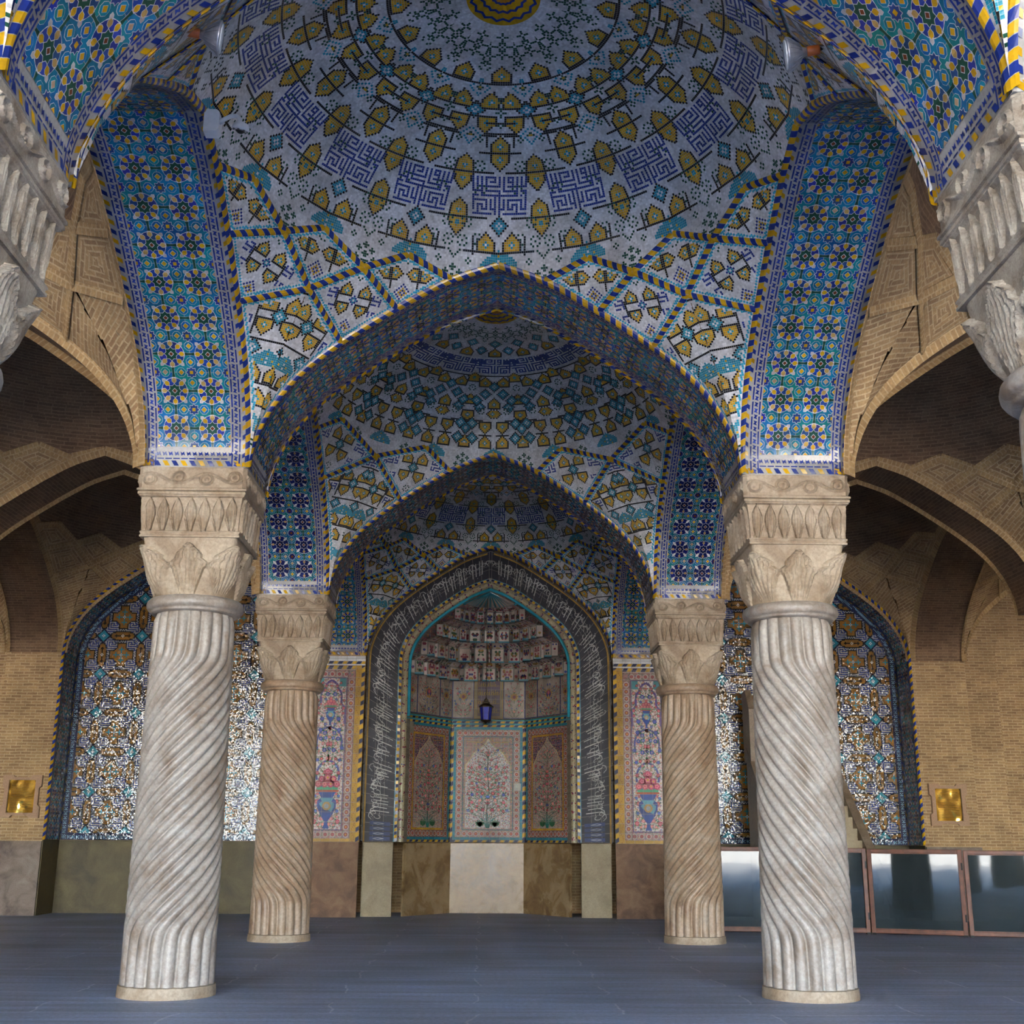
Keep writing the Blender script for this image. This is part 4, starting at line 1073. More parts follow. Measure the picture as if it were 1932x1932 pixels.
L(n, c, p.inputs['Base Color']); p.inputs['Roughness'].default_value = 0.3; p.inputs['Specular IOR Level'].default_value = 0.22
fl2 = N(n, 'ShaderNodeVectorMath', operation='FLOOR'); L(n, uv.outputs[0], fl2.inputs[0]); wn = N(n, 'ShaderNodeTexWhiteNoise'); L(n, fl2.outputs[0], wn.inputs['Vector'])
s1 = N(n, 'ShaderNodeVectorMath', operation='SUBTRACT'); L(n, wn.outputs['Color'], s1.inputs[0]); s1.inputs[1].default_value = (.5, .5, .5)
s2 = N(n, 'ShaderNodeVectorMath', operation='SCALE'); L(n, s1.outputs[0], s2.inputs[0]); s2.inputs['Scale'].default_value = .05
geo = N(n, 'ShaderNodeNewGeometry'); s3 = N(n, 'ShaderNodeVectorMath', operation='ADD'); L(n, s2.outputs[0], s3.inputs[0]); L(n, geo.outputs['Normal'], s3.inputs[1])
s4 = N(n, 'ShaderNodeVectorMath', operation='NORMALIZE'); L(n, s3.outputs[0], s4.inputs[0]); L(n, s4.outputs[0], p.inputs['Normal'])

CR = (.52, .44, .38); DKR = (.15, .05, .06); GD = (.52, .29, .03); TQ = (.02, .24, .33)
def rect(x0, y0, x1, y1, c, l): return ([(x0, y0), (x1, y0), (x1, y1), (x0, y1)], c, l)
def frame(x0, y0, x1, y1, w_, c, l): return [rect(x0, y0, x1, y0+w_, c, l), rect(x0, y1-w_, x1, y1, c, l), rect(x0, y0+w_, x0+w_, y1-w_, c, l), rect(x1-w_, y0+w_, x1, y1-w_, c, l)]
def ribbon(pts, w_, c, l):
    out = []
    for a, b_ in zip(pts, pts[1:]):
        dx, dy = b_[0]-a[0], b_[1]-a[1]; L_ = math.hypot(dx, dy)+1e-9; nx, ny = -dy/L_*w_/2, dx/L_*w_/2
        out.append(([(a[0]-nx, a[1]-ny), (b_[0]-nx, b_[1]-ny), (b_[0]+nx, b_[1]+ny), (a[0]+nx, a[1]+ny)], c, l))
    return out
def rope(x0, y0, x1, y1, vert, l, step=.09):
    out = [rect(x0, y0, x1, y1, (.35, .33, .3), l-1)]; k = 0
    t = y0 if vert else x0; e = y1 if vert else x1
    while t < e-step*.5:
        b_ = min(t+step*.86, e)
        if vert: P = [(x0, t), (x1, min(t+step*.4, e)), (x1, min(b_+step*.4, e)), (x0, b_)]
        else: P = [(t, y0), (b_, y0), (min(b_+step*.4, e), y1), (min(t+step*.4, e), y1)]
        out.append((P, GL['y'] if k % 2 else GL['n'], l)); t += step; k += 1
    return out
def rose(x, y, r, rg, l, cols=((.42, .07, .10), (.50, .16, .18), (.30, .03, .06))):
    c = rg.choice(cols); li = tuple(min(1, v*1.5+.08) for v in c)
    return [(ngon(x, y, r, 9, rg.random()), c, l), (star(x, y, r*.72, r*.45, 5, rg.random()*3), li, l+.5), (ngon(x, y, r*.25, 6), GL['y'] if rg.random() < .4 else c, l+1)]
def leaf(x, y, an, s_, l, c=(.04, .16, .07)):
    ca, sa = math.cos(an), math.sin(an); q = [(0, 0), (.5, .22), (1, 0), (.5, -.22)]
    return [([(x+s_*(a*ca-b_*sa), y+s_*(a*sa+b_*ca)) for a, b_ in q], c, l)]
def garden(x0, y0, x1, y1, n_, rg, l, rmin=.022, rmax=.05, blue=.2):
    """mirror-symmetrical flowers and stems"""
    out = []; cx = (x0+x1)/2; pts = []
    for _ in range(n_*3):
        x = rg.uniform(cx, x1-.02); y = rg.uniform(y0+.03, y1-.03); r = rg.uniform(rmin, rmax)
        if any(math.hypot(x-a, y-b_) < (r+q)*1.15 for a, b_, q in pts): continue
        pts.append((x, y, r))
        if len(pts) >= n_: break
    for x, y, r in pts:
        cols = ((.03, .05, .30), (.05, .10, .40)) if rg.random() < blue else ((.42, .07, .10), (.52, .18, .19), (.32, .03, .06))
        st = rg.getstate()
        for sx in (1, -1):
            rg.setstate(st); xx = cx+sx*(x-cx)
            st2 = [(cx+sx*(x-cx)*.3, y-.12), (cx+sx*(x-cx)*.75, y-.09), (xx, y)]
            out += ribbon(st2, .008, (.05, .12, .06), l)
            for k in range(3): out += leaf(xx, y, rg.uniform(0, 6.28), r*1.9, l+.5)
            out += rose(xx, y, r, rg, l+1, cols)
    return out
def place_panel(o_, U, V_, polys, name, parent, mat=M_PAINT, uvs=.2, lift=.0008):
    o_, U, V_ = Vector(o_), Vector(U).normalized(), Vector(V_).normalized(); Nn = U.cross(V_)
    m_ = MB(); lay(m_, polys, lambda u, v, h: tuple(o_+U*u+V_*v+Nn*h), lift, uvs)
    return m_.build(name, mat, parent)

# flower tile panels on the two piers beside the niche (u to the right, facing the nave)
for sx, sd in ((-1, 'left'), (1, 'right')):
    rg = random.Random(5)
    root = thing('flower_tile_panel', 'tall painted panel of pink roses and blue vases on the pier %s of the niche' % sd, 'tile panel', (sx*3.26, YW-.02, 1.48), group=None)
    wd, ht = 1.20, 3.66
    bk = MB(); bk.box((-wd/2, 0, 0), (wd/2, .02, ht+.2), (.35, .3, .25)); bk.build('backing', M_PAINT, root)
    y0, y1 = (0.0, ht)
    P = [rect(-wd/2, 0, wd/2, ht, (.42, .30, .26), 1)]
    fl_o, fl_i = -wd/2, wd/2
    inn = -sx                                       # side nearest the niche
    e0, e1 = (wd/2-.20, wd/2) if inn > 0 else (-wd/2, -wd/2+.20)
    P.append(rect(e0, 0, e1, ht, GD, 2)); 
    rx = (wd/2-.075, wd/2-.005) if inn > 0 else (-wd/2+.005, -wd/2+.075)
    P += rope(rx[0], 0, rx[1], ht, True, 4, .10)
    for k in range(90):
        yy = k*.04+.02; xx = (e0+.06 if inn > 0 else e1-.06)+.03*math.sin(k*.9); P.append((ngon(xx, yy, .011, 5), (.30, .10, .02), 3))
    px0, px1 = (-wd/2, wd/2-.20) if inn > 0 else (-wd/2+.20, wd/2)
    P += [rect(px0, 0, px1, .07, GD, 2)]
    P += rope(px0, ht-.08, px1, ht-.01, False, 4, .10)
    P += [rect(px0, ht-.10, px1, ht-.085, CR, 3)]
    for (a, b_) in ((px0, px0+.16), (px1-.16, px1)):    # lozenge borders
        for k in range(int((ht-.25)/.15)):
            yy = .15+k*.15; P.append((ngon((a+b_)/2, yy, .066, 8, sy=1.05), CR, 2)); P.append((ngon((a+b_)/2, yy, .045, 8), (.36, .09, .09), 3)); P.append((ngon((a+b_)/2, yy, .018, 5), GL['y'], 4))
        P += [rect(a+.002, .07, a+.012, ht-.1, (.12, .05, .05), 5), rect(b_-.012, .07, b_-.002, ht-.1, (.12, .05, .05), 5)]
    for k in range(int((px1-px0-.2)/.15)):
        for yy in (.15, ht-.19): xx = px0+.2+k*.15; P.append((ngon(xx, yy, .06, 8), CR, 2)); P.append((ngon(xx, yy, .04, 8), (.36, .09, .09), 3))
    ix0, ix1, iy0, iy1 = px0+.19, px1-.19, .25, ht-.28; cx = (ix0+ix1)/2; hw = (ix1-ix0)/2
    P += [rect(ix0-.02, iy0-.02, ix1+.02, iy1+.02, (.10, .06, .16), 2.5), rect(ix0, iy0, ix1, iy1, (.60, .54, .50), 3)]
    P += [rect(ix0, iy1-.18, ix0+.14, iy1, (.08, .28, .32), 3.3), rect(ix1-.14, iy1-.18, ix1, iy1, (.08, .28, .32), 3.3)]
    lobes = [(hw*.98, iy1-1.0), (hw*.98, iy1-.62), (hw*.72, iy1-.55), (hw*.68, iy1-.30), (hw*.45, iy1-.22), (hw*.3, iy1-.1), (0, iy1-.04)]
    full = [(cx-a, b_) for a, b_ in lobes]+[(cx+a, b_) for a, b_ in lobes[::-1][1:]]
    P.append((full, (.60, .54, .50), 3.8)); P += ribbon(full, .045, (.10, .05, .24), 4.5)
    for yc_, sc_ in ((iy1-1.35, 1.0), (iy1-2.05, .9)):
        arc = [(cx+hw*.85*math.cos(t)*sc_, yc_+.32*math.sin(t)) for t in np.linspace(-.25, PI+.25, 13)]; P += ribbon(arc, .040, (.07, .07, .28), 4.5)
    P += garden(ix0+.01, iy0+.02, ix1-.01, iy1-.06, 64, rg, 5, .024, .052, .25)
    for (yb, s_) in ((iy0+.02, 1.0), (iy1-1.0, .5)):    # vase with heaped roses
        vs = [(-.07, 0), (.07, 0), (.04, .07), (.03, .14), (.13, .28), (.19, .42), (.20, .55), (.12, .62), (.18, .74), (-.18, .74), (-.12, .62), (-.20, .55), (-.19, .42), (-.13, .28), (-.03, .14), (-.04, .07)]
        P.append(([(cx+a*s_, yb+b_*s_) for a, b_ in vs], (.02, .06, .30), 9)); P.append(([(cx+a*s_*.8, yb+.16*s_+b_*s_*.62) for a, b_ in vs[4:12]+[(-.15, .45)]], (.12, .36, .50), 9.6))
        P.append((ngon(cx, yb+.45*s_, .09*s_, 12), (.55, .35, .12), 10.2)); P.append((ngon(cx, yb+.45*s_, .05*s_, 12), (.4, .45, .45), 10.8))
        P.append(rect(cx-.24*s_, yb+.74*s_, cx+.24*s_, yb+.78*s_, (.40, .08, .03), 10)); P.append(rect(cx-.22*s_, yb+.78*s_, cx+.22*s_, yb+.84*s_, (.05, .30, .16), 10))
        for (a, b_, r) in ((-.19, .90, .075), (-.06, .90, .075), (.07, .90, .075), (.19, .90, .075), (-.12, 1.0, .07), (.0, 1.03, .085), (.12, 1.0, .07), (0, 1.15, .07)):
            P += rose(cx+a*s_, yb+b_*s_, r*s_, rg, 10.5, ((.50, .10, .13), (.46, .06, .12)))
    gr_ = place_panel((0, -.001, 0), (1, 0, 0), (0, 0, 1), [rect(px0, 0, px1, ht, (.34, .20, .18), 1.2), rect(ix0, iy0, ix1, iy1, (.58, .48, .46), 3)], 'flowered_ground', root, M_FLORAL)
    P = [q_ for q_ in P if not (q_[2] in (1, 3) and len(q_[0]) == 4 and abs(q_[0][2][1]-q_[0][0][1]) > 3)]
    P = [q_ for q_ in P if q_[0] is not full]
    place_panel((0, -.001, 0), (1, 0, 0), (0, 0, 1), P, 'painted_tiles', root)
    # little bow-tie frieze above
    P = [rect(-wd/2, ht+.0, wd/2, ht+.2, GL['w'], 1)]+rope(-wd/2, ht+.03, wd/2, ht+.09, False, 3, .1)+[rect(-wd/2, ht+.10, wd/2, ht+.19, GL['w'], 2)]
    place_panel((0, -.001, 0), (1, 0, 0), (0, 0, 1), P, 'top_border', root)

# ================================================================== LATTICE MOSAIC WALLS OF THE AISLES
TL = np.full((36, 36), 'n', dtype='<U1')
QM = ["..wwwwwwww...", ".w........w..", "w.wwwwww.w.w.", "w.w....w..w.w", "w.w.ww.ww...w", "w.w.w.....w.w", "w.w.wwwwwww.w", "w.w.........w", "w.wwwwwwwww.w", "w.........w.w", "wwwwwwwww.w.w", "........w...w", ".wwwwwwwwwww."]
for y in range(36):
    for x in range(36):
        X, Y = (x+18) % 36-18, (y+18) % 36-18; ax_, ay_ = abs(X), abs(Y); bx, by = 18-ax_, 18-ay_
        def cross(a, b_, g_): return (a <= 3+g_ and b_ <= 10+g_) or (b_ <= 3+g_ and a <= 10+g_) or (a <= 6+g_ and b_ <= 6+g_ and a+b_ <= 10+g_)
        def cart(a, b_, g_): return (a <= 10+g_ and b_ <= 2+g_ and a+b_ <= 11+g_*1.5) or (a <= 6+g_ and b_ <= 3+g_)
        ch = None
        if cross(ax_, ay_, 0): ch = 'w' if (ax_+ay_) == 1 else ('t' if (ax_ == 0 and ay_ < 8) or (ay_ == 0 and ax_ < 8) or (ax_ <= 2 and ay_ == 5) or (ay_ <= 2 and ax_ == 5) else 'o')
        elif cross(ax_, ay_, 1): ch = 'k'
        elif cart(ax_, by, 0): ch = 'k' if (by == 0 and ax_ < 8 and ax_ > 1) or (ax_ == 6 and by < 2) else ('w' if ax_+by == 1 else 'o')
        elif cart(ax_, by, 1): ch = 'k'
        elif cart(ay_, bx, 0): ch = 'k' if (bx == 0 and ay_ < 8 and ay_ > 1) or (ay_ == 6 and bx < 2) else ('w' if ay_+bx == 1 else 'o')
        elif cart(ay_, bx, 1): ch = 'k'
        elif bx+by <= 5: ch = 'w' if bx+by == 1 else 't'
        elif bx+by == 6: ch = 'k'
        else:
            qx, qy = (X+18 if X < 0 else X), (Y+18 if Y < 0 else Y)
            i, j = qx-3, qy-3; q = QM[12-j][i] if (0 <= i < 13 and 0 <= j < 13) else '.'
            ch = 'G' if q == 'w' else ('b' if (x*7+y*3) % 5 else 'n')
            if q != 'w' and (i < 0 or j < 0 or i > 12 or j > 12): ch = 'G' if (qx+qy) % 2 == 0 else 'n'
        TL[y, x] = ch
GL['o'] = (.34, .155, .018)
for sx, sd in ((-1, 'left'), (1, 'right')):
    root = thing('lattice_mosaic', 'arched blue, white and orange lattice mosaic recessed in the back wall of the %s aisle' % sd, 'mosaic', (sx*AX, YW, 0))
    hw = HX-.03
    A = full_arch(hw, 20); poly = [(-hw, .985, 1.49)]+[(a[0], .985, a[1]) for a in A]+[(hw, .985, 1.49)]
    pat = np.tile(TL, (14, 10))[18:, :]; m_ = MB(); facet(m_, poly, .0236, pat, (0, -5, 4), 'pix', 'm')
    m_.build('lattice_field', M_WALLPIX, root)
    # jamb and soffit lined with dark star tiles
    C_, Ln = prof_curve(hw, 60); C_ = np.vstack([[hw, 1.49], C_]); ds = np.r_[0, np.cumsum(np.hypot(*np.diff(C_, axis=0).T))]; tt = np.gradient(C_, axis=0); tt /= np.linalg.norm(tt, axis=1)[:, None]
    rv = MB()
    for s2 in (1, -1):
        for a, b_ in zip(C_, C_[1:]): rv.add([(s2*a[0]+s2*.004, -.0, a[1]), (s2*b_[0]+s2*.004, -.0, b_[1]+.004), (s2*b_[0]+s2*.004, 1.0, b_[1]+.004), (s2*a[0]+s2*.004, 1.0, a[1])], [(0, 1, 2, 3)], (.10, .11, .10), [(.5, .5)]*4)
    ro = rv.build('reveal', M_CUT, root)
    for s2 in (1, -1):
        def surf(u, v, h):
            x = np.interp(v, ds, C_[:, 0]); z = np.interp(v, ds, C_[:, 1]); tx = np.interp(v, ds, tt[:, 0]); tz = np.interp(v, ds, tt[:, 1])
            return (s2*(x-tz*h), .5+u*.86, z+tx*h)
        m_ = MB(); 
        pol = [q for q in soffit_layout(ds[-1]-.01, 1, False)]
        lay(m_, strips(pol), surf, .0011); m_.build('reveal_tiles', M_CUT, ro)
    rb = MB(); ed = [(-hw, 0, 1.49)]+[(a[0], 0, a[1]) for a in full_arch(hw, 16)]+[(hw, 0, 1.49)]
    half = len(ed)//2
    for e in (ed[:half+1], ed[::-1][:half+1]): rib(rb, e, (0, -2.5, 4.2), .07, .02, .085)
    rb.build('rope_edge', M_CUT, root)
    dm = MB(); dm.box((-HX, .0, 1.42), (-HX+.03, .98, 1.49), (.2, .16, .1)); dm.box((HX-.03, .0, 1.42), (HX, .98, 1.49), (.2, .16, .1))
    for s2 in (-1, 1):
        jb = MB(); jb.box((min(s2*HX, s2*(HX-.02)), .0, 0), (max(s2*HX, s2*(HX-.02)), .98, 1.485)); jb.build('dado_jamb', M_DADOG, root)

# ================================================================== PRAYER NICHE
mih = thing('prayer_niche', 'central arched prayer niche covered in painted flower tiles, with a tiered stalactite hood', 'niche', (0, YW, 0))
def path(hw, zs, sc, zb=1.49, n_=44):
    C_, _ = prof_curve(hw, n_, zs, sc); P = np.vstack([[hw, zb], C_]); d = np.r_[0, np.cumsum(np.hypot(*np.diff(P, axis=0).T))]
    t = np.linspace(0, d[-1], 121); return np.c_[np.interp(t, d, P[:, 0]), np.interp(t, d, P[:, 1])], d[-1]
Po, Lo = path(HX-.03, ZS, .99); Pm, Lm = path(2.53, ZS, .95); Pi, Li = path(1.98, 5.32, .755); Pt, Lt = path(1.76, 5.27, .685)
def band(name, Pa, Pb, y, polys, mat, back, uvs=None, parent=mih):
    """polys in (s 0..len, t 0..1) between outline Pa (t=0) and Pb (t=1), mirrored"""
    Ln = Lo; m_ = MB(); k = np.linspace(0, Ln, 121)
    for s2 in (1, -1):
        for i in range(120):
            q = [(s2*Pa[i][0], y, Pa[i][1]), (s2*Pb[i][0], y, Pb[i][1]), (s2*Pb[i+1][0], y, Pb[i+1][1]), (s2*Pa[i+1][0], y, Pa[i+1][1])]
            m_.add(q, [(0, 1, 2, 3)], back, [(0, k[i]*5), (3, k[i]*5), (3, k[i+1]*5), (0, k[i+1]*5)])
        def sf(u, v, h):
            a = np.array([np.interp(u, k, Pa[:, 0]), np.interp(u, k, Pa[:, 1])]); b_ = np.array([np.interp(u, k, Pb[:, 0]), np.interp(u, k, Pb[:, 1])])
            q = a+(b_-a)*v; return (s2*q[0], y-h, q[1])
        lay(m_, polys, sf, .0008, None)
    return m_.build(name, mat, parent)
# outer dark reveal, then inscription band, rope, roll moulding, turquoise line
rvl = MB()
for s2 in (1, -1):
    for i in range(120):
        a, b_ = Po[i], Po[i+1]; rvl.add([(s2*a[0], 0, a[1]), (s2*b_[0], 0, b_[1]), (s2*b_[0], .33, b_[1]), (s2*a[0], .33, a[1])], [(0, 1, 2, 3)], (.07, .06, .06), [(0, i*.2), (0, i*.2+.2), (1, i*.2+.2), (1, i*.2)])
rvl.build('reveal', M_PIX, mih)
rg = random.Random(11); T = []; s_ = .12
WH = (.58, .57, .55)
for k in range(4): T.append(([(.03+k*.11, .24), (.11+k*.11, .24), (.11+k*.11, .90), (.03+k*.11, .90)], (.03, .05, .16), 1)); T += ribbon([(.05+k*.11, .5), (.07+k*.11, .35), (.09+k*.11, .5), (.07+k*.11, .7), (.05+k*.11, .5)], .012, (.4, .42, .5), 2)
s_ = .50
while s_ < Lo-.06:                              # tall letter strokes, bowls and dots
    t0, t1 = rg.uniform(.24, .40), rg.uniform(.74, .9); r_ = rg.random(); lean = rg.uniform(-.008, .012)
    if r_ < .62: T += ribbon([(s_, t0), (s_+lean, t1)], .019, WH, 2)
    if rg.random() < .8:
        c0 = rg.uniform(.26, .62); a_ = rg.uniform(.035, .06); b2 = rg.uniform(.07, .13); ph = rg.uniform(-1, 1)
        T += ribbon([(s_+a_*math.cos(q)+.04, c0+b2*math.sin(q)) for q in np.linspace(ph, ph+PI*rg.uniform(1.0, 1.6), 8)], .016, WH, 3)
    if r_ > .5: c0 = rg.uniform(.2, .5); T += ribbon([(s_-.03, c0+.06), (s_+.03, c0-.04), (s_+.10, c0-.02), (s_+.15, c0+.10)], .018, WH, 3)
    if rg.random() < .6: T.append((ngon(s_+.03, rg.uniform(.22, .9), .013, 4), WH, 3))
    if rg.random() < .8: T += ribbon([(s_-.02, rg.uniform(.3, .85)), (s_+.04, rg.uniform(.3, .85))], .007, (.22, .23, .27), 1.5)
    s_ += rg.uniform(.055, .10)
T += ribbon([(q, .55+.012*math.sin(q*9)) for q in np.linspace(.5, Lo-.02, 90)], .007, WH, 2.5)
T += [([(q, .03), (q+.118, .03), (q+.118, .085), (q, .085)], GD, 2) for q in np.arange(0, Lo-.12, .12)]
band('inscription_band', Po, Pi, .33, T, M_PAINT, (.018, .016, .028))
RP = [([(q, .25), (q+.07, .25), (q+.095, .95), (q+.025, .95)], GL['y'] if i % 2 else GL['n'], 2) for i, q in enumerate(np.arange(0, Lo-.1, .08))]
RP += [([(q, 0), (q+.11, 0), (q+.11, .2), (q, .2)], (.08, .34, .44), 2) for q in np.arange(0, Lo-.12, .12)]
Pj, _ = path(1.90, 5.30, .735)
band('rope_band', Pi, Pj, .322, RP, M_CUT, (.35, .33, .30))
mo = MB()
for s2 in (1, -1):
    Pq, _ = path(1.83, 5.285, .71); pts = [(s2*q[0], .37, q[1]) for q in Pq[::3]]
    V = []; F = []; nn_ = len(pts)
    tube(mo, pts, .068, 12, (.50, .42, .27))
ml = mo; rg = random.Random(4)
Pq, _ = path(1.83, 5.285, .71); kk = np.linspace(0, Lo, 121)
for s2 in (1, -1):
    for i, q in enumerate(np.arange(.1, Lo-.02, .055)):
        big = (i % 4 == 0)
        for rep in range(5 if big else 2):
            ph = rg.uniform(-1.2, 1.2); s1_ = q+rg.uniform(-.03, .03); r = .017 if big else .009
            x, z = np.interp(s1_, kk, Pq[:, 0]), np.interp(s1_, kk, Pq[:, 1]); x2, z2 = np.interp(s1_+.02, kk, Pq[:, 0]), np.interp(s1_+.02, kk, Pq[:, 1])
            t = Vector((x2-x, 0, z2-z)).normalized(); side = Vector((t.z, 0, -t.x)); nd = side*math.sin(ph)+Vector((0, -1, 0))*math.cos(ph); e2 = nd.cross(t)
            c0 = Vector((x, .37, z))+nd*.071; c = rg.choice(((.28, .03, .06), (.20, .03, .08), (.05, .07, .22))) if big else rg.choice(((.36, .20, .05), (.10, .10, .05), (.30, .08, .08)))
            ml.add([(s2*v.x, v.y, v.z) for v in (c0+t*r*math.cos(a)+e2*r*math.sin(a) for a in np.linspace(0, 2*PI, 7)[:-1])], [tuple(range(6))], c, [(.5, .5)]*6)
mo_ = mo.build('roll_moulding', M_CUT, mih)
tq = MB()
for s2 in (1, -1):
    Pq2, _ = path(1.735, 5.26, .68, 4.12); tube(tq, [(s2*q[0], .40, q[1]) for q in Pq2[::3]], .034, 8, (.04, .38, .52))
tq.build('turquoise_line', M_CUT, mih)
# backing plate joining moulding to inscription band, jamb inward
bk = MB(); Pn, _ = path(1.70, 5.25, .66)
for s2 in (1, -1):
    for i in range(120):
        for (A_, D_, ya, yb) in ((Pj, Pt, .335, .42), (Pt, Pn, .42, .50)):
            bk.add([(s2*A_[i][0], ya, A_[i][1]), (s2*D_[i][0], yb, D_[i][1]), (s2*D_[i+1][0], yb, D_[i+1][1]), (s2*A_[i+1][0], ya, A_[i+1][1])], [(0, 1, 2, 3)], (.20, .17, .13), [(0, i), (1, i), (1, i+1), (0, i+1)])
bk.build('backing_moulding', M_PAINT, mih)
# niche walls: lower tree panels
def npt(k, t, off=0):
    a, b_ = Vector((NP[k][0], NP[k][1]-YW, 0)), Vector((NP[k+1][0], NP[k+1][1]-YW, 0)); return a.lerp(b_, t)
for k, nm in enumerate(('left', 'centre', 'right')):
    rg = random.Random(20+(k == 1))
    a, b_ = npt(k, 0), npt(k, 1); wd = (b_-a).length; U = (b_-a).normalized(); ht = 2.58
    P = [rect(0, 0, wd, ht, (.30, .26, .22), 1)]
    P += rope(.0, 0, .05, ht, True, 3, .10)+rope(wd-.05, 0, wd, ht, True, 3, .10)+rope(0, 0, wd, .05, False, 3, .10)+rope(0, ht-.05, wd, ht, False, 3, .10)
    P += frame(.055, .055, wd-.055, ht-.055, .055, TQ, 4)
    o1, lw = .11, wd-.11
    P.append(rect(o1, .11, lw, ht-.11, (.20, .075, .07) if k != 1 else (.34, .25, .20), 4.2))
    for xx in np.arange(o1+.075, lw-.03, .13):
        for yy in (.11+.075, ht-.11-.075): P.append((ngon(xx, yy, .058, 8), CR, 4.6)); P.append((ngon(xx, yy, .040, 7), (.34, .06, .09), 5.2)); P.append((ngon(xx, yy, .014, 5), GL['y'], 5.8))
    for yy in np.arange(.11+.2, ht-.2, .13):
        for xx in (o1+.075, lw-.075): P.append((ngon(xx, yy, .058, 8), CR, 4.6)); P.append((ngon(xx, yy, .040, 7), (.34, .06, .09), 5.2)); P.append((ngon(xx, yy, .014, 5), GL['y'], 5.8))
    i0, i1, j0, j1 = o1+.17, lw-.17, .11+.17, ht-.11-.17
    P += frame(i0-.02, j0-.02, i1+.02, j1+.02, .042 if k != 1 else .02, (.60, .33, .02) if k != 1 else (.05, .12, .16), 6)
    P.append(rect(i0+.008, j0+.008, i1-.008, j1-.008, (.09, .05, .10) if k != 1 else (.30, .19, .13), 5.5))
    cx = (i0+i1)/2; hw_ = (i1-i0)/2-.05
    lob = [(hw_, j0+.02), (hw_, j1-.78), (hw_*1.0, j1-.62), (hw_*.82, j1-.5), (hw_*.66, j1-.36), (hw_*.34, j1-.24), (hw_*.12, j1-.14), (0, j1-.04)]
    outl = [(cx-x, y) for x, y in lob]+[(cx+x, y) for x, y in lob[::-1][1:]]
    P.append((outl, (.40, .33, .27) if k != 1 else (.52, .47, .46), 6.3)); P += ribbon(outl[1:-1], .022, (.55, .45, .25), 7)
    br_ = (.035, .03, .03)                          # flowering tree
    P += ribbon([(cx, j0+.05), (cx-.02, j0+.4), (cx+.03, j0+.8), (cx-.01, j0+1.2), (cx, j1-.3)], .02, br_, 7.5)
    for q in range(16):
        yy = j0+.35+q*.1; xx = cx+(-1)**q*rg.uniform(.10, hw_*.85); P += ribbon([(cx, yy-.12), ((cx+xx)/2, yy-.01), (xx, yy+.04)], .010, br_, 7.5)
    P += garden(cx-hw_*.95, j0+.35, cx+hw_*.95, j1-.62, 60 if k == 1 else 50, rg, 8, .022, .042, .12)
    P += garden(cx-hw_*.5, j1-.6, cx+hw_*.5, j1-.25, 6, rg, 8, .018, .03, .1)
    for q in range(9): P += ribbon([(cx+(q-4)*.008, j0+.03), (cx+(q-4)*.022, j0+.18), (cx+(q-4)*.05, j0+.30+.05*math.cos(q-4))], .014, (.02, .20, .17), 9)
    for sg in (-1, 1):
        for q in range(5): P += leaf(cx+sg*.17, j0+.05, PI/2+(q-2)*.35, .17, 9)
        P += ribbon([(i0+.05+(sg > 0)*(i1-i0-.1), j1-.1), (cx+sg*hw_*.3, j1-.12), (cx+sg*.05, j1-.03)], .012, GD, 7)
    if k == 0: P.append(rect(.06, ht-.30, .26, ht-.06, (.30, .27, .20), 12))
    if k == 1: P.append(rect(wd-.24, 1.12, wd-.09, 1.28, (.62, .6, .56), 12))
    if k == 2: P.append(rect(.02, 1.55, .10, 1.68, (.55, .52, .48), 12))
    gr_ = [q_ for q_ in P if q_[2] in (4.2, 5.5, 6.3)]; P = [q_ for q_ in P if q_[2] not in (4.2, 5.5, 6.3)]
    place_panel((a.x, a.y, 1.49), U, (0, 0, 1), gr_, 'flowered_ground', mih, M_FLORAL, .16)
    place_panel((a.x, a.y, 1.49), U, (0, 0, 1), P, 'tree_tile_panel', mih, M_PAINT, .22)
    # ledge
    lg = MB(); nn_ = Vector((U.y, -U.x, 0))
    for q0, q1, c_ in ((4.065, 4.10, (.04, .30, .38)), (4.15, 4.18, (.04, .30, .38))):
        V = [tuple(v) for v in (a+Vector((0, 0, q0)), b_+Vector((0, 0, q0)), b_+Vector((0, 0, q1)), a+Vector((0, 0, q1)))]; V += [tuple(Vector(v)+nn_*.03) for v in V]
        lg.add(V, [(4, 5, 6, 7), (0, 1, 5, 4), (3, 7, 6, 2), (0, 4, 7, 3), (1, 2, 6, 5)], c_, [(.5, .5)]*8)
    lg.build('ledge', M_PAINT, mih)
    # upper zone: narrow flower panels, the centre one with a yellow inscription
    P = [rect(0, 0, wd, 1.25, (.10, .07, .07), .5)]; P += rope(0, -.10, wd, -.04, False, 2, .1)
    cuts = [0, .30, .70, 1.0] if k == 1 else ([.0, .22, .72, 1.0] if k == 0 else [0, .28, .78, 1.0])
    for q in range(3):
        x0, x1 = cuts[q]*wd+.012, cuts[q+1]*wd-.012; big = (k == 1 and q == 1); med = (k != 1 and q == 1)
        hh = 1.0; cxx = (x0+x1)/2; pk_ = [(x0, 0.02), (x1, .02), (x1, .86 if not big else .95), (x1-.3*(x1-x0), 1.05), (x0+.3*(x1-x0), 1.05), (x0, .86 if not big else .95)]
        P.append((pk_, (.44, .36, .30) if not big else (.30, .24, .14), 1.5)); 
        P += ribbon([(x0, .02), (x1, .02)]+pk_[2:]+[(x0, .02)], .014, (.03, .05, .22) if not big else GD, 2.5)
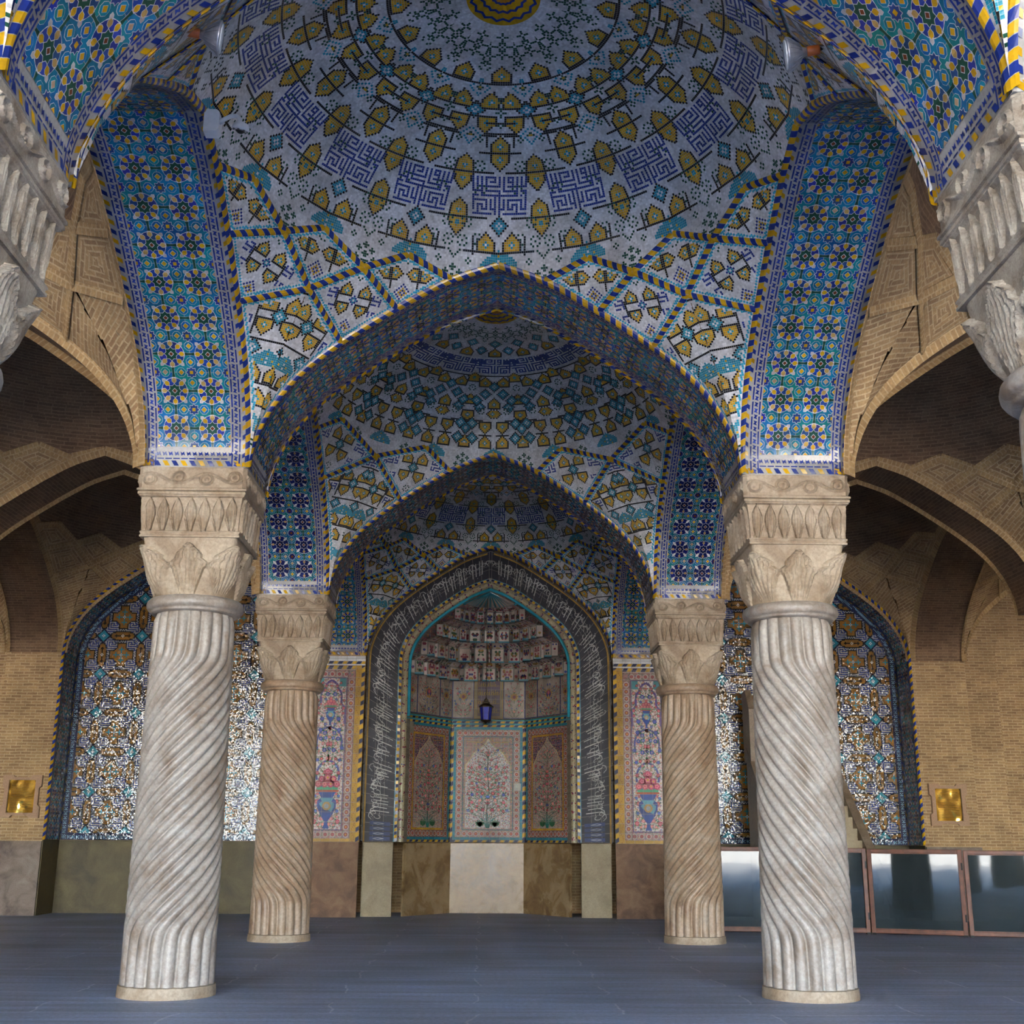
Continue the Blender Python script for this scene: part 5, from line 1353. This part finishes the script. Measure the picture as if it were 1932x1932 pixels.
        if big:
            P.append(rect(x0+.06, .06, x1-.06, .86, (.13, .08, .10), 2)); yw = (.50, .31, .03); P += frame(x0+.05, .05, x1-.05, .88, .01, yw, 3)
            for r_ in range(4):
                yy = .14+r_*.2; xx = x0+.09; P += ribbon([(x0+.08, yy), (x1-.08, yy+.01)], .008, yw, 4)
                while xx < x1-.12:
                    P += ribbon([(xx, yy), (xx+.005, yy+rg.uniform(.06, .14))], .010, yw, 4)
                    if rg.random() < .5: P += ribbon([(xx+.03*math.cos(t)+.02, yy+.03+.03*math.sin(t)) for t in np.linspace(-1, 3.6, 6)], .009, yw, 4)
                    xx += rg.uniform(.035, .06)
        else:
            P += garden(x0+.02, .04, x1-.02, .88, 16 if not med else 26, rg, 3, .014, .028, .25)
            P.append((star(cxx, .50, .10 if not med else .13, .065 if not med else .10, 8, .2), (.46, .25, .05), 5.5)); P.append((ngon(cxx, .5, .085 if med else .04, 8), (.20, .05, .08) if not med else (.06, .05, .2), 6))
            if med: P += rose(cxx, .53, .05, rg, 6.5); P += leaf(cxx, .49, -PI/2, .09, 7, GL['y'])
    place_panel((a.x, a.y, 4.20), U, (0, 0, 1), P, 'upper_tile_panel', mih, M_PAINT, .22)
# stalactite tiers
def plan(t, f, push=0.0):
    L0 = (Vector(NP[1])-Vector(NP[0])).length; L1 = (Vector(NP[2])-Vector(NP[1])).length; tot = 2*L0+L1; s1 = t*tot
    if s1 < L0: q = Vector(NP[0]).lerp(Vector(NP[1]), s1/L0)
    elif s1 < L0+L1: q = Vector(NP[1]).lerp(Vector(NP[2]), (s1-L0)/L1)
    else: q = Vector(NP[2]).lerp(Vector(NP[3]), (s1-L0-L1)/L0)
    # soften the polygon towards a half round as the hood rises
    an = PI*(1-t); c = Vector((1.62*math.cos(an), YW+.46+1.36*math.sin(an))); q = q.lerp(c, 1-f)
    o = Vector((0, YW+.46)); d = q-o
    return o+d*(f-push/ max(d.length, .3))
tiers = [(5.06, 5.34, 5.46, 1.0, 11), (5.46, 5.76, 5.88, .86, 10), (5.88, 6.14, 6.26, .68, 9), (6.26, 6.50, 6.60, .46, 9)]
def deco(mb, A, B_, C_, D_, rg, base=(.40, .31, .26), nfl=7, lift=.002):
    A, B_, C_, D_ = map(Vector, (A, B_, C_, D_)); nrm = ((C_-A).cross(D_-B_)); 
    if nrm.length < 1e-6: return
    nrm.normalize(); ctr = (A+B_+C_+D_)/4
    if nrm.dot(Vector((0, YW-6, 3))-ctr) < 0: nrm = -nrm
    def bl(u, v, h): return tuple((A.lerp(B_, u)).lerp(D_.lerp(C_, u), v)+nrm*(h*lift)-Vector((0, YW, 0)))
    su, sv = (B_-A).length, (D_-A).length
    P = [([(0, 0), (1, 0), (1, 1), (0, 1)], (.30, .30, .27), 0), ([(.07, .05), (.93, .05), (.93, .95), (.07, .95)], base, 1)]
    for _ in range(nfl):
        x, y = rg.uniform(.2, .5), rg.uniform(.12, .88); r = rg.uniform(.022, .036); c_ = rg.choice(((.25, .03, .06), (.38, .10, .12), (.04, .05, .22), (.05, .12, .06), (.40, .22, .04)))
        for xx in (x, 1-x): P.append(([(xx+r/max(su, .05)*math.cos(a), y+r/max(sv, .05)*math.sin(a)) for a in np.linspace(0, 2*PI, 7)[:-1]], c_, 2))
    P = [([(min(max(a, .05), .95), min(max(b_, .03), .97)) if l == 2 else (a, b_) for a, b_ in q], c_, l) for q, c_, l in P]
    lay(mb, P, bl, 1.0, None)
    return
rg = random.Random(9); prevtop = None
for ti, (z0, z1, z2, f, nc) in enumerate(tiers):
    m_ = MB(); edge = MB(); N2 = 2*nc
    def ring(ff, proj):
        out = []
        for i in range(N2+1):
            t = i/N2; out.append(plan(t, ff, proj if (i//1) % 2 == 0 else -.0))
        return out
    # cell faces alternate: two points forward, two points back
    pts = []
    for c_ in range(nc):
        for tt_, pr in ((.03, .0), (.13, .12), (.87, .12), (.97, .0)): pts.append(plan((c_+tt_)/nc, f, pr))
    lo = pts; nf = tiers[ti+1][3] if ti < 3 else .30
    for i in range(len(pts)-1):
        a, b_ = pts[i], pts[i+1]; front = (i % 4 == 1)
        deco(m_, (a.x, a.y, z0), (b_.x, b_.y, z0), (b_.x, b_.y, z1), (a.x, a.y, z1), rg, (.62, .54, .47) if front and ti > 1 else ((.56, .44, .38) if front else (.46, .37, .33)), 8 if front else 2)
        if front: edge.box((min(a.x, b_.x), min(a.y, b_.y)-YW-.01, z0-.02), (max(a.x, b_.x), max(a.y, b_.y)-YW+.01, z0+.012), (.05, .22, .30))
    # sloping facets up to the next tier
    for i in range(len(pts)-1):
        a, b_ = pts[i], pts[i+1]; t0, t1 = (i//4+(.03, .13, .87, .97)[i % 4])/nc, ((i+1)//4+(.03, .13, .87, .97)[(i+1) % 4])/nc
        if i % 4 == 1:
            c0 = plan((t0+t1)/2, f, .02); c1 = Vector((c0.x, c0.y)); zc = z1+.13
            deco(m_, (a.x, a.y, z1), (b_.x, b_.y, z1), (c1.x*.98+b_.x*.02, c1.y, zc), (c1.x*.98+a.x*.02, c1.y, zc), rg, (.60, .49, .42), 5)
        q0, q1 = plan(t0, f, .0 if i % 4 in (0, 3) else .02), plan(t1, f, .0); n0, n1 = plan(t0, nf, .0), plan(t1, nf, .0)
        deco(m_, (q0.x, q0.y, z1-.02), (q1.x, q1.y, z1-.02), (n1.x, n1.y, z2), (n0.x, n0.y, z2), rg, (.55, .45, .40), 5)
    o = m_.build('stalactite_tier', M_PAINT, mih); edge.build('turquoise_edge', M_PAINT, o)
cap_ = MB(); lines = MB(); kf = 14
for i in range(kf):                               # fluted half umbrella at the top
    a, b_ = plan(i/kf, .34), plan((i+1)/kf, .34); mid_ = plan((i+.5)/kf, .34, .07); ap = (0, YW+.50, 6.90)
    for u, v in ((a, mid_), (mid_, b_)):
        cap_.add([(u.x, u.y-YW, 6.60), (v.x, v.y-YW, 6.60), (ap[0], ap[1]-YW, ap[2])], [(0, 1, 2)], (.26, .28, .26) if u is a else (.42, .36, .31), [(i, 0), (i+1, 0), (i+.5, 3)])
    tube(lines, [(a.x, a.y-YW, 6.60), (b_.x, b_.y-YW, 6.60)], .026, 6, (.06, .34, .42))
    tube(lines, [(a.x, a.y-YW-.01, 6.60), (0, .49, 6.88)], .013, 5, (.05, .26, .32))
o = cap_.build('umbrella_cap', M_CUT, mih); lines.build('turquoise_ribs', M_CUT, o)
# solid shell behind the tiers
shl = MB(); lev = [(4.9, 1.03), (5.25, 1.03), (5.6, .98), (6.0, .84), (6.35, .64), (6.6, .48), (6.85, .2), (7.0, .02)]; K_ = 24
for (z0, f0_), (z1, f1_) in zip(lev, lev[1:]):
    for i in range(K_):
        q = [plan(i/K_, f0_), plan((i+1)/K_, f0_), plan((i+1)/K_, f1_), plan(i/K_, f1_)]
        shl.add([(q[0].x, q[0].y-YW, z0), (q[1].x, q[1].y-YW, z0), (q[2].x, q[2].y-YW, z1), (q[3].x, q[3].y-YW, z1)], [(0, 1, 2, 3)], (.22, .17, .15), lambda v: (v[0]/.22, v[2]/.22))
for k in (0, 1):                                   # side returns between arch and hood
    sgn = (-1, 1)[k]
    for i in range(60, 120):
        a, b_ = Pn[i], Pn[i+1]; shl.add([(sgn*a[0], .49, a[1]), (sgn*b_[0], .49, b_[1]), (sgn*b_[0]*1.04, .58, b_[1]+.05), (sgn*a[0]*1.04, .58, a[1]+.05)], [(0, 1, 2, 3)], (.2, .16, .13), [(0, i), (0, i+1), (1, i+1), (1, i)])
shl.build('hood_shell', M_FLORAL, mih)
#PART3
# ================================================================== PLAQUES
for sx, sd in ((-1, 'left'), (1, 'right')):
    cx, cz = (-9.67, 2.35) if sx < 0 else (9.70, 2.32)
    root = thing('plaque', 'polished brass plaque in a notched stone frame on the %s brick pier' % sd, 'plaque', (cx, YW, cz))
    a, b_, nx, nz, d = .40, .43, .16, .17, .045
    out_ = [(-a, -b_), (-nx-.04, -b_), (-nx, -b_+d), (nx, -b_+d), (nx+.04, -b_), (a, -b_), (a, -nz-.04), (a-d, -nz), (a-d, nz), (a, nz+.04), (a, b_), (nx+.04, b_), (nx, b_-d), (-nx, b_-d), (-nx-.04, b_), (-a, b_), (-a, nz+.04), (-a+d, nz), (-a+d, -nz), (-a, -nz-.04)]
    inn = [(-.275, -.33), (.275, -.33), (.275, .33), (-.275, .33)]
    fr = MB()
    # frame built as ring between outline and opening: four mitred pieces
    def seg_(i0, i1): return [out_[k % 20] for k in range(i0, i1+1)]
    for (i0, i1, p_, q_) in ((0, 5, inn[1], inn[0]), (5, 10, inn[2], inn[1]), (10, 15, inn[3], inn[2]), (15, 20, inn[0], inn[3])): fr.prism(seg_(i0, i1)+[p_, q_], 'y', -.075, 0.0)
    fr.build('frame', M_STONEFRAME, root)
    pm = MB(); pm.box((-.275, -.03, -.33), (.275, -.012, .33)); pm.build('brass_plate', M_PLATE, root)
    tx = MB(); rg = random.Random(3)
    for r_ in range(17):
        z = .28-r_*.034; x = -.22+(.0 if r_ else .1); e_ = .22 if r_ else .05
        while x < e_:
            l_ = rg.uniform(.015, .05); x2 = min(x+l_, e_); tx.box((x, -.0325, z), (x2, -.0302, z+.005)); tx.box((x, -.0325, z), (x+.004, -.0302, z+rg.uniform(.008, .016))); x = x2+.008
    tx.build('engraved_text', M_BRASSD, root)
    sc = MB()
    for a_ in (-.255, .255):
        for b2 in (-.31, .31): lathe(sc, [(0, 0), (.009, 0), (.007, .006), (0, .007)], 10, (a_, 0, b2))
    # screws face the room
    for V in sc.v: V[:, [1, 2]] = np.c_[-.031-(V[:, 2]-np.sign(V[:, 2])*.31), np.sign(V[:, 2])*.31+V[:, 1]]
    sc.build('screw', M_HINGE, root)

# ================================================================== HANGING LANTERN
lx, ly = -.062, 26.6
root = thing('hanging_lantern', 'small cobalt blue glass lantern with bronze cap hanging before the prayer niche', 'lantern', (lx, ly, 4.0))
ch = MB(); tube(ch, [(0, 0, .55), (0, 0, 2.75)], .006, 6)
for k in range(16): lathe(ch, [(.004, -.012), (.012, 0), (.004, .012)], 8, (0, 0, .57+k*.035))
ch.build('chain', M_BRASSD, root)
bd = MB(); lathe(bd, [(.0, .06), (.105, .06), (.135, .34), (0, .34)], 6); bd.build('glass_body', M_COBALTGLASS, root)
tp = MB(); lathe(tp, [(0, .34), (.155, .335), (.16, .355), (.12, .39), (.075, .42), (.08, .45), (.04, .47), (.045, .50), (.015, .53), (.012, .56), (0, .56)], 16); tp.build('cap', M_BRASSD, root)
bt = MB(); lathe(bt, [(0, -.02), (.015, -.01), (.03, .01), (.09, .03), (.115, .045), (.112, .065), (0, .065)], 16); bt.build('base', M_BRASSD, root)
rb = MB()
for k in range(6): an = 2*PI*k/6; tube(rb, [(.107*math.cos(an), .107*math.sin(an), .06), (.137*math.cos(an), .137*math.sin(an), .34)], .007, 6)
rb.build('rib', M_BRASSD, root)

# ================================================================== FLOODLIGHTS
for sx, sd in ((-1, 'left'), (1, 'right')):
    px, pz = (1.985, 6.66) if sx > 0 else (-2.01, 6.70)
    root = thing('floodlight', 'grey ribbed floodlight bowl with orange socket mounted under the arch at upper %s' % sd, 'lamp', (px, 7.02, pz))
    # axis along -sx x, a little down and to the camera
    ax_ = Vector((-sx, .20, -.10)).normalized(); u_ = ax_.orthogonal().normalized(); w2 = ax_.cross(u_)
    def turned(prof, seg, name, mat, ribs=False):
        m_ = MB(); lathe(m_, prof, seg)
        V = m_.v[0]; m_.v[0] = V[:, :1]*np.array(u_)+V[:, 1:2]*np.array(w2)+V[:, 2:]*np.array(ax_)
        return m_.build(name, mat, root, smooth=not ribs)
    turned([(0, -.045), (.028, -.045), (.034, -.02), (.05, .0), (.085, .035), (.112, .075), (.118, .088), (.112, .094), (0, .094)], 40, 'reflector', M_STEEL)
    turned([(0, .0945), (.104, .0945), (.098, .103), (0, .108)], 32, 'lens', M_LAMPFACE)
    turned([(0, -.13), (.030, -.13), (.034, -.12), (.034, -.05), (.030, -.044), (0, -.044)], 24, 'socket', M_ORANGE)
    fn = MB()
    for k in range(20):
        a = 2*PI*k/20; d = Vector(u_)*math.cos(a)+Vector(w2)*math.sin(a); t = ax_.cross(d)*.0025
        prof = [(.040, -.012), (.060, -.002), (.106, .055), (.119, .082), (.109, .072), (.083, .033)]
        V = [tuple(d*r+ax_*z+t) for r, z in prof]+[tuple(d*r+ax_*z-t) for r, z in prof]
        fn.add(V, [tuple(range(6)), tuple(range(6, 12))[::-1]]+[(i, (i+1) % 6, 6+(i+1) % 6, 6+i) for i in range(6)])
    fn.build('cooling_fins', M_STEEL, root)
    br_ = MB(); e_ = -ax_*.13; tube(br_, [tuple(e_), tuple(e_+Vector((sx*.05, -.03, .01))), (sx*.20, -.22, .05)], .012, 8); br_.build('bracket', M_HINGE, root)

# ================================================================== CCTV CAMERA
root = thing('security_camera', 'white dome security camera on a curved arm at the crown of the left star-tiled arch', 'camera', (-2.60, 9.6, 7.69))
bx = MB(); pts = [(-.06, -.105), (.055, -.105), (.075, -.08), (.075, .085), (.05, .11), (-.06, .11)]; bx.prism(pts, 'y', -.07, .06); bx.build('junction_box', M_WHITE, root)
am = MB(); tube(am, [(.06, -.02, .0), (.12, -.04, .03), (.18, -.05, .055), (.23, -.06, .05), (.262, -.065, .015), (.268, -.07, -.04)], .02, 12); am.build('curved_arm', M_WHITE, root, smooth=True)
dm = MB(); lathe(dm, [(0, .055), (.03, .05), (.06, .04), (.075, .01), (.078, -.01), (.070, -.024), (.045, -.028), (.045, -.02), (0, -.02)], 32); d_ = dm.build('camera_housing', M_WHITE, root, smooth=True)
ln = MB(); lathe(ln, [(.046, -.026), (.04, -.035), (.02, -.05), (0, -.055)], 24); l_ = ln.build('lens', M_DARK, d_, smooth=True)
ir = MB()
for k in range(8):
    a = 2*PI*k/8; ir.prism([(.054*math.cos(a+q*.16), .054*math.sin(a+q*.16)) for q in (-1, 0, 1)]+[(.071*math.cos(a+q*.13), .071*math.sin(a+q*.13)) for q in (1, 0, -1)], 'z', -.0285, -.023)
ir.build('infrared_window', M_DARK, d_)
d_.location = (.275, -.07, -.075); d_.rotation_euler = (math.radians(18), math.radians(12), 0)
cb = MB(); tube(cb, [(-.02, .0, .1), (-.03, .1, .19), (-.02, .5, .17), (.0, .9, .02)], .008, 6); cb.build('cable', M_CABLE, root)

# ================================================================== STONE PULPIT STAIR
root = thing('pulpit_stair', 'stone pulpit stair with sloping parapets climbing to the back wall behind the right front column', 'stairs', (0, 0, 0))
xl, xr = 5.62, 7.42
def zl(y): return (y-22.35)*.815
st = MB(); ns_ = 12
for k in range(ns_):
    y = 22.55+k*.27; z1 = .25*(k+1) if k < ns_ else 3
    st.box((xl+.10, y, .0), (xr-.14, min(y+.285, 26.9), .225*(k+1)))
st.build('step', M_DADOL, root)
for x0, x1, nm in ((xl-.04, xl+.12, 0), (xr-.15, xr+.02, 1)):
    m_ = MB(); m_.prism([(22.3, 0), (26.5, 0), (26.5, zl(26.5)+.12), (25.6, zl(25.6)+.12), (22.3, .12)], 'x', x0, x1); m_.build('parapet', M_MINBAR, root)
hd = MB(); hd.prism([(26.1, 3.2), (26.75, 3.2), (26.75, 4.7), (26.45, 4.75), (26.1, 4.3)], 'x', xl-.03, xl+.10); hd.build('throne_side', M_MINBAR, root)
sb = MB(); sb.box((xl+.1, 26.6, 2.7), (xr-.14, 26.75, 4.2)); sb.build('throne_back', M_DADOL, root)
pf = MB(); pf.box((xl+.1, 25.78, .0), (xr-.14, 26.7, 2.92)); pf.build('platform', M_DADOL, root)

# ================================================================== GLAZED DOORS STANDING ON EDGE
pp = [(3.72, 22.28), (5.20, 22.16), (6.68, 22.02), (8.16, 21.42), (9.62, 20.98), (11.1, 20.62)]
names = ['brown wooden framed window pane farthest left of the row, seen between the two right columns', 'brown wooden framed window pane mostly hidden behind the right front column',
         'brown wooden framed window pane just right of the right front column, whole in view', 'brown wooden framed window pane at the right picture edge', 'brown wooden framed window pane past the right picture edge']
for k in range(4):
    a, b_ = Vector((*pp[k], 0)), Vector((*pp[k+1], 0)); wd = (b_-a).length-.02; an = math.atan2(b_.y-a.y, b_.x-a.x); H = 1.45-.012*k
    root = thing('glazed_door', names[k], 'glazed panel', (a.x, a.y, .0), an, 'wooden glazed panels leaning in a row')
    def bar_(nm, lo, hi):
        m_ = MB(); m_.box(lo, hi); o = m_.build(nm, M_WOODFRAME, root); bv = o.modifiers.new('bevel', 'BEVEL'); bv.width = .008; bv.segments = 2; return o
    bar_('bottom_rail', (0, -.025, .02), (wd, .025, .09)); bar_('top_rail', (0, -.025, H-.065), (wd, .025, H))
    l_ = bar_('stile', (0, -.03, .02), (.075, .03, H)); r_ = bar_('stile', (wd-.075, -.03, .02), (wd, .03, H))
    gp = MB(); gp.box((.07, -.006, .085), (wd-.07, .006, H-.06)); gp.build('glass_pane', M_GLASS, root)
    for z in (.09, H-.078): bd = MB(); bd.box((.075, -.03, z), (wd-.075, -.012, z+.013)); bd.build('glazing_bead', M_WOODFRAME, root)
    for z in (.30, H-.28):
        hg = MB(); hg.box((wd-.03, -.038, z-.06), (wd-.004, -.028, z+.06)); hg.add([], []) ; hg.build('hinge', M_HINGE, root)
    ft = MB(); ft.box((wd-.07, -.05, 0), (wd-.01, .05, .03)); ft.box((.01, -.05, 0), (.07, .05, .03)); ft.build('foot_block', M_HINGE, root)
# pebbles and chips on the paving are part of its wear
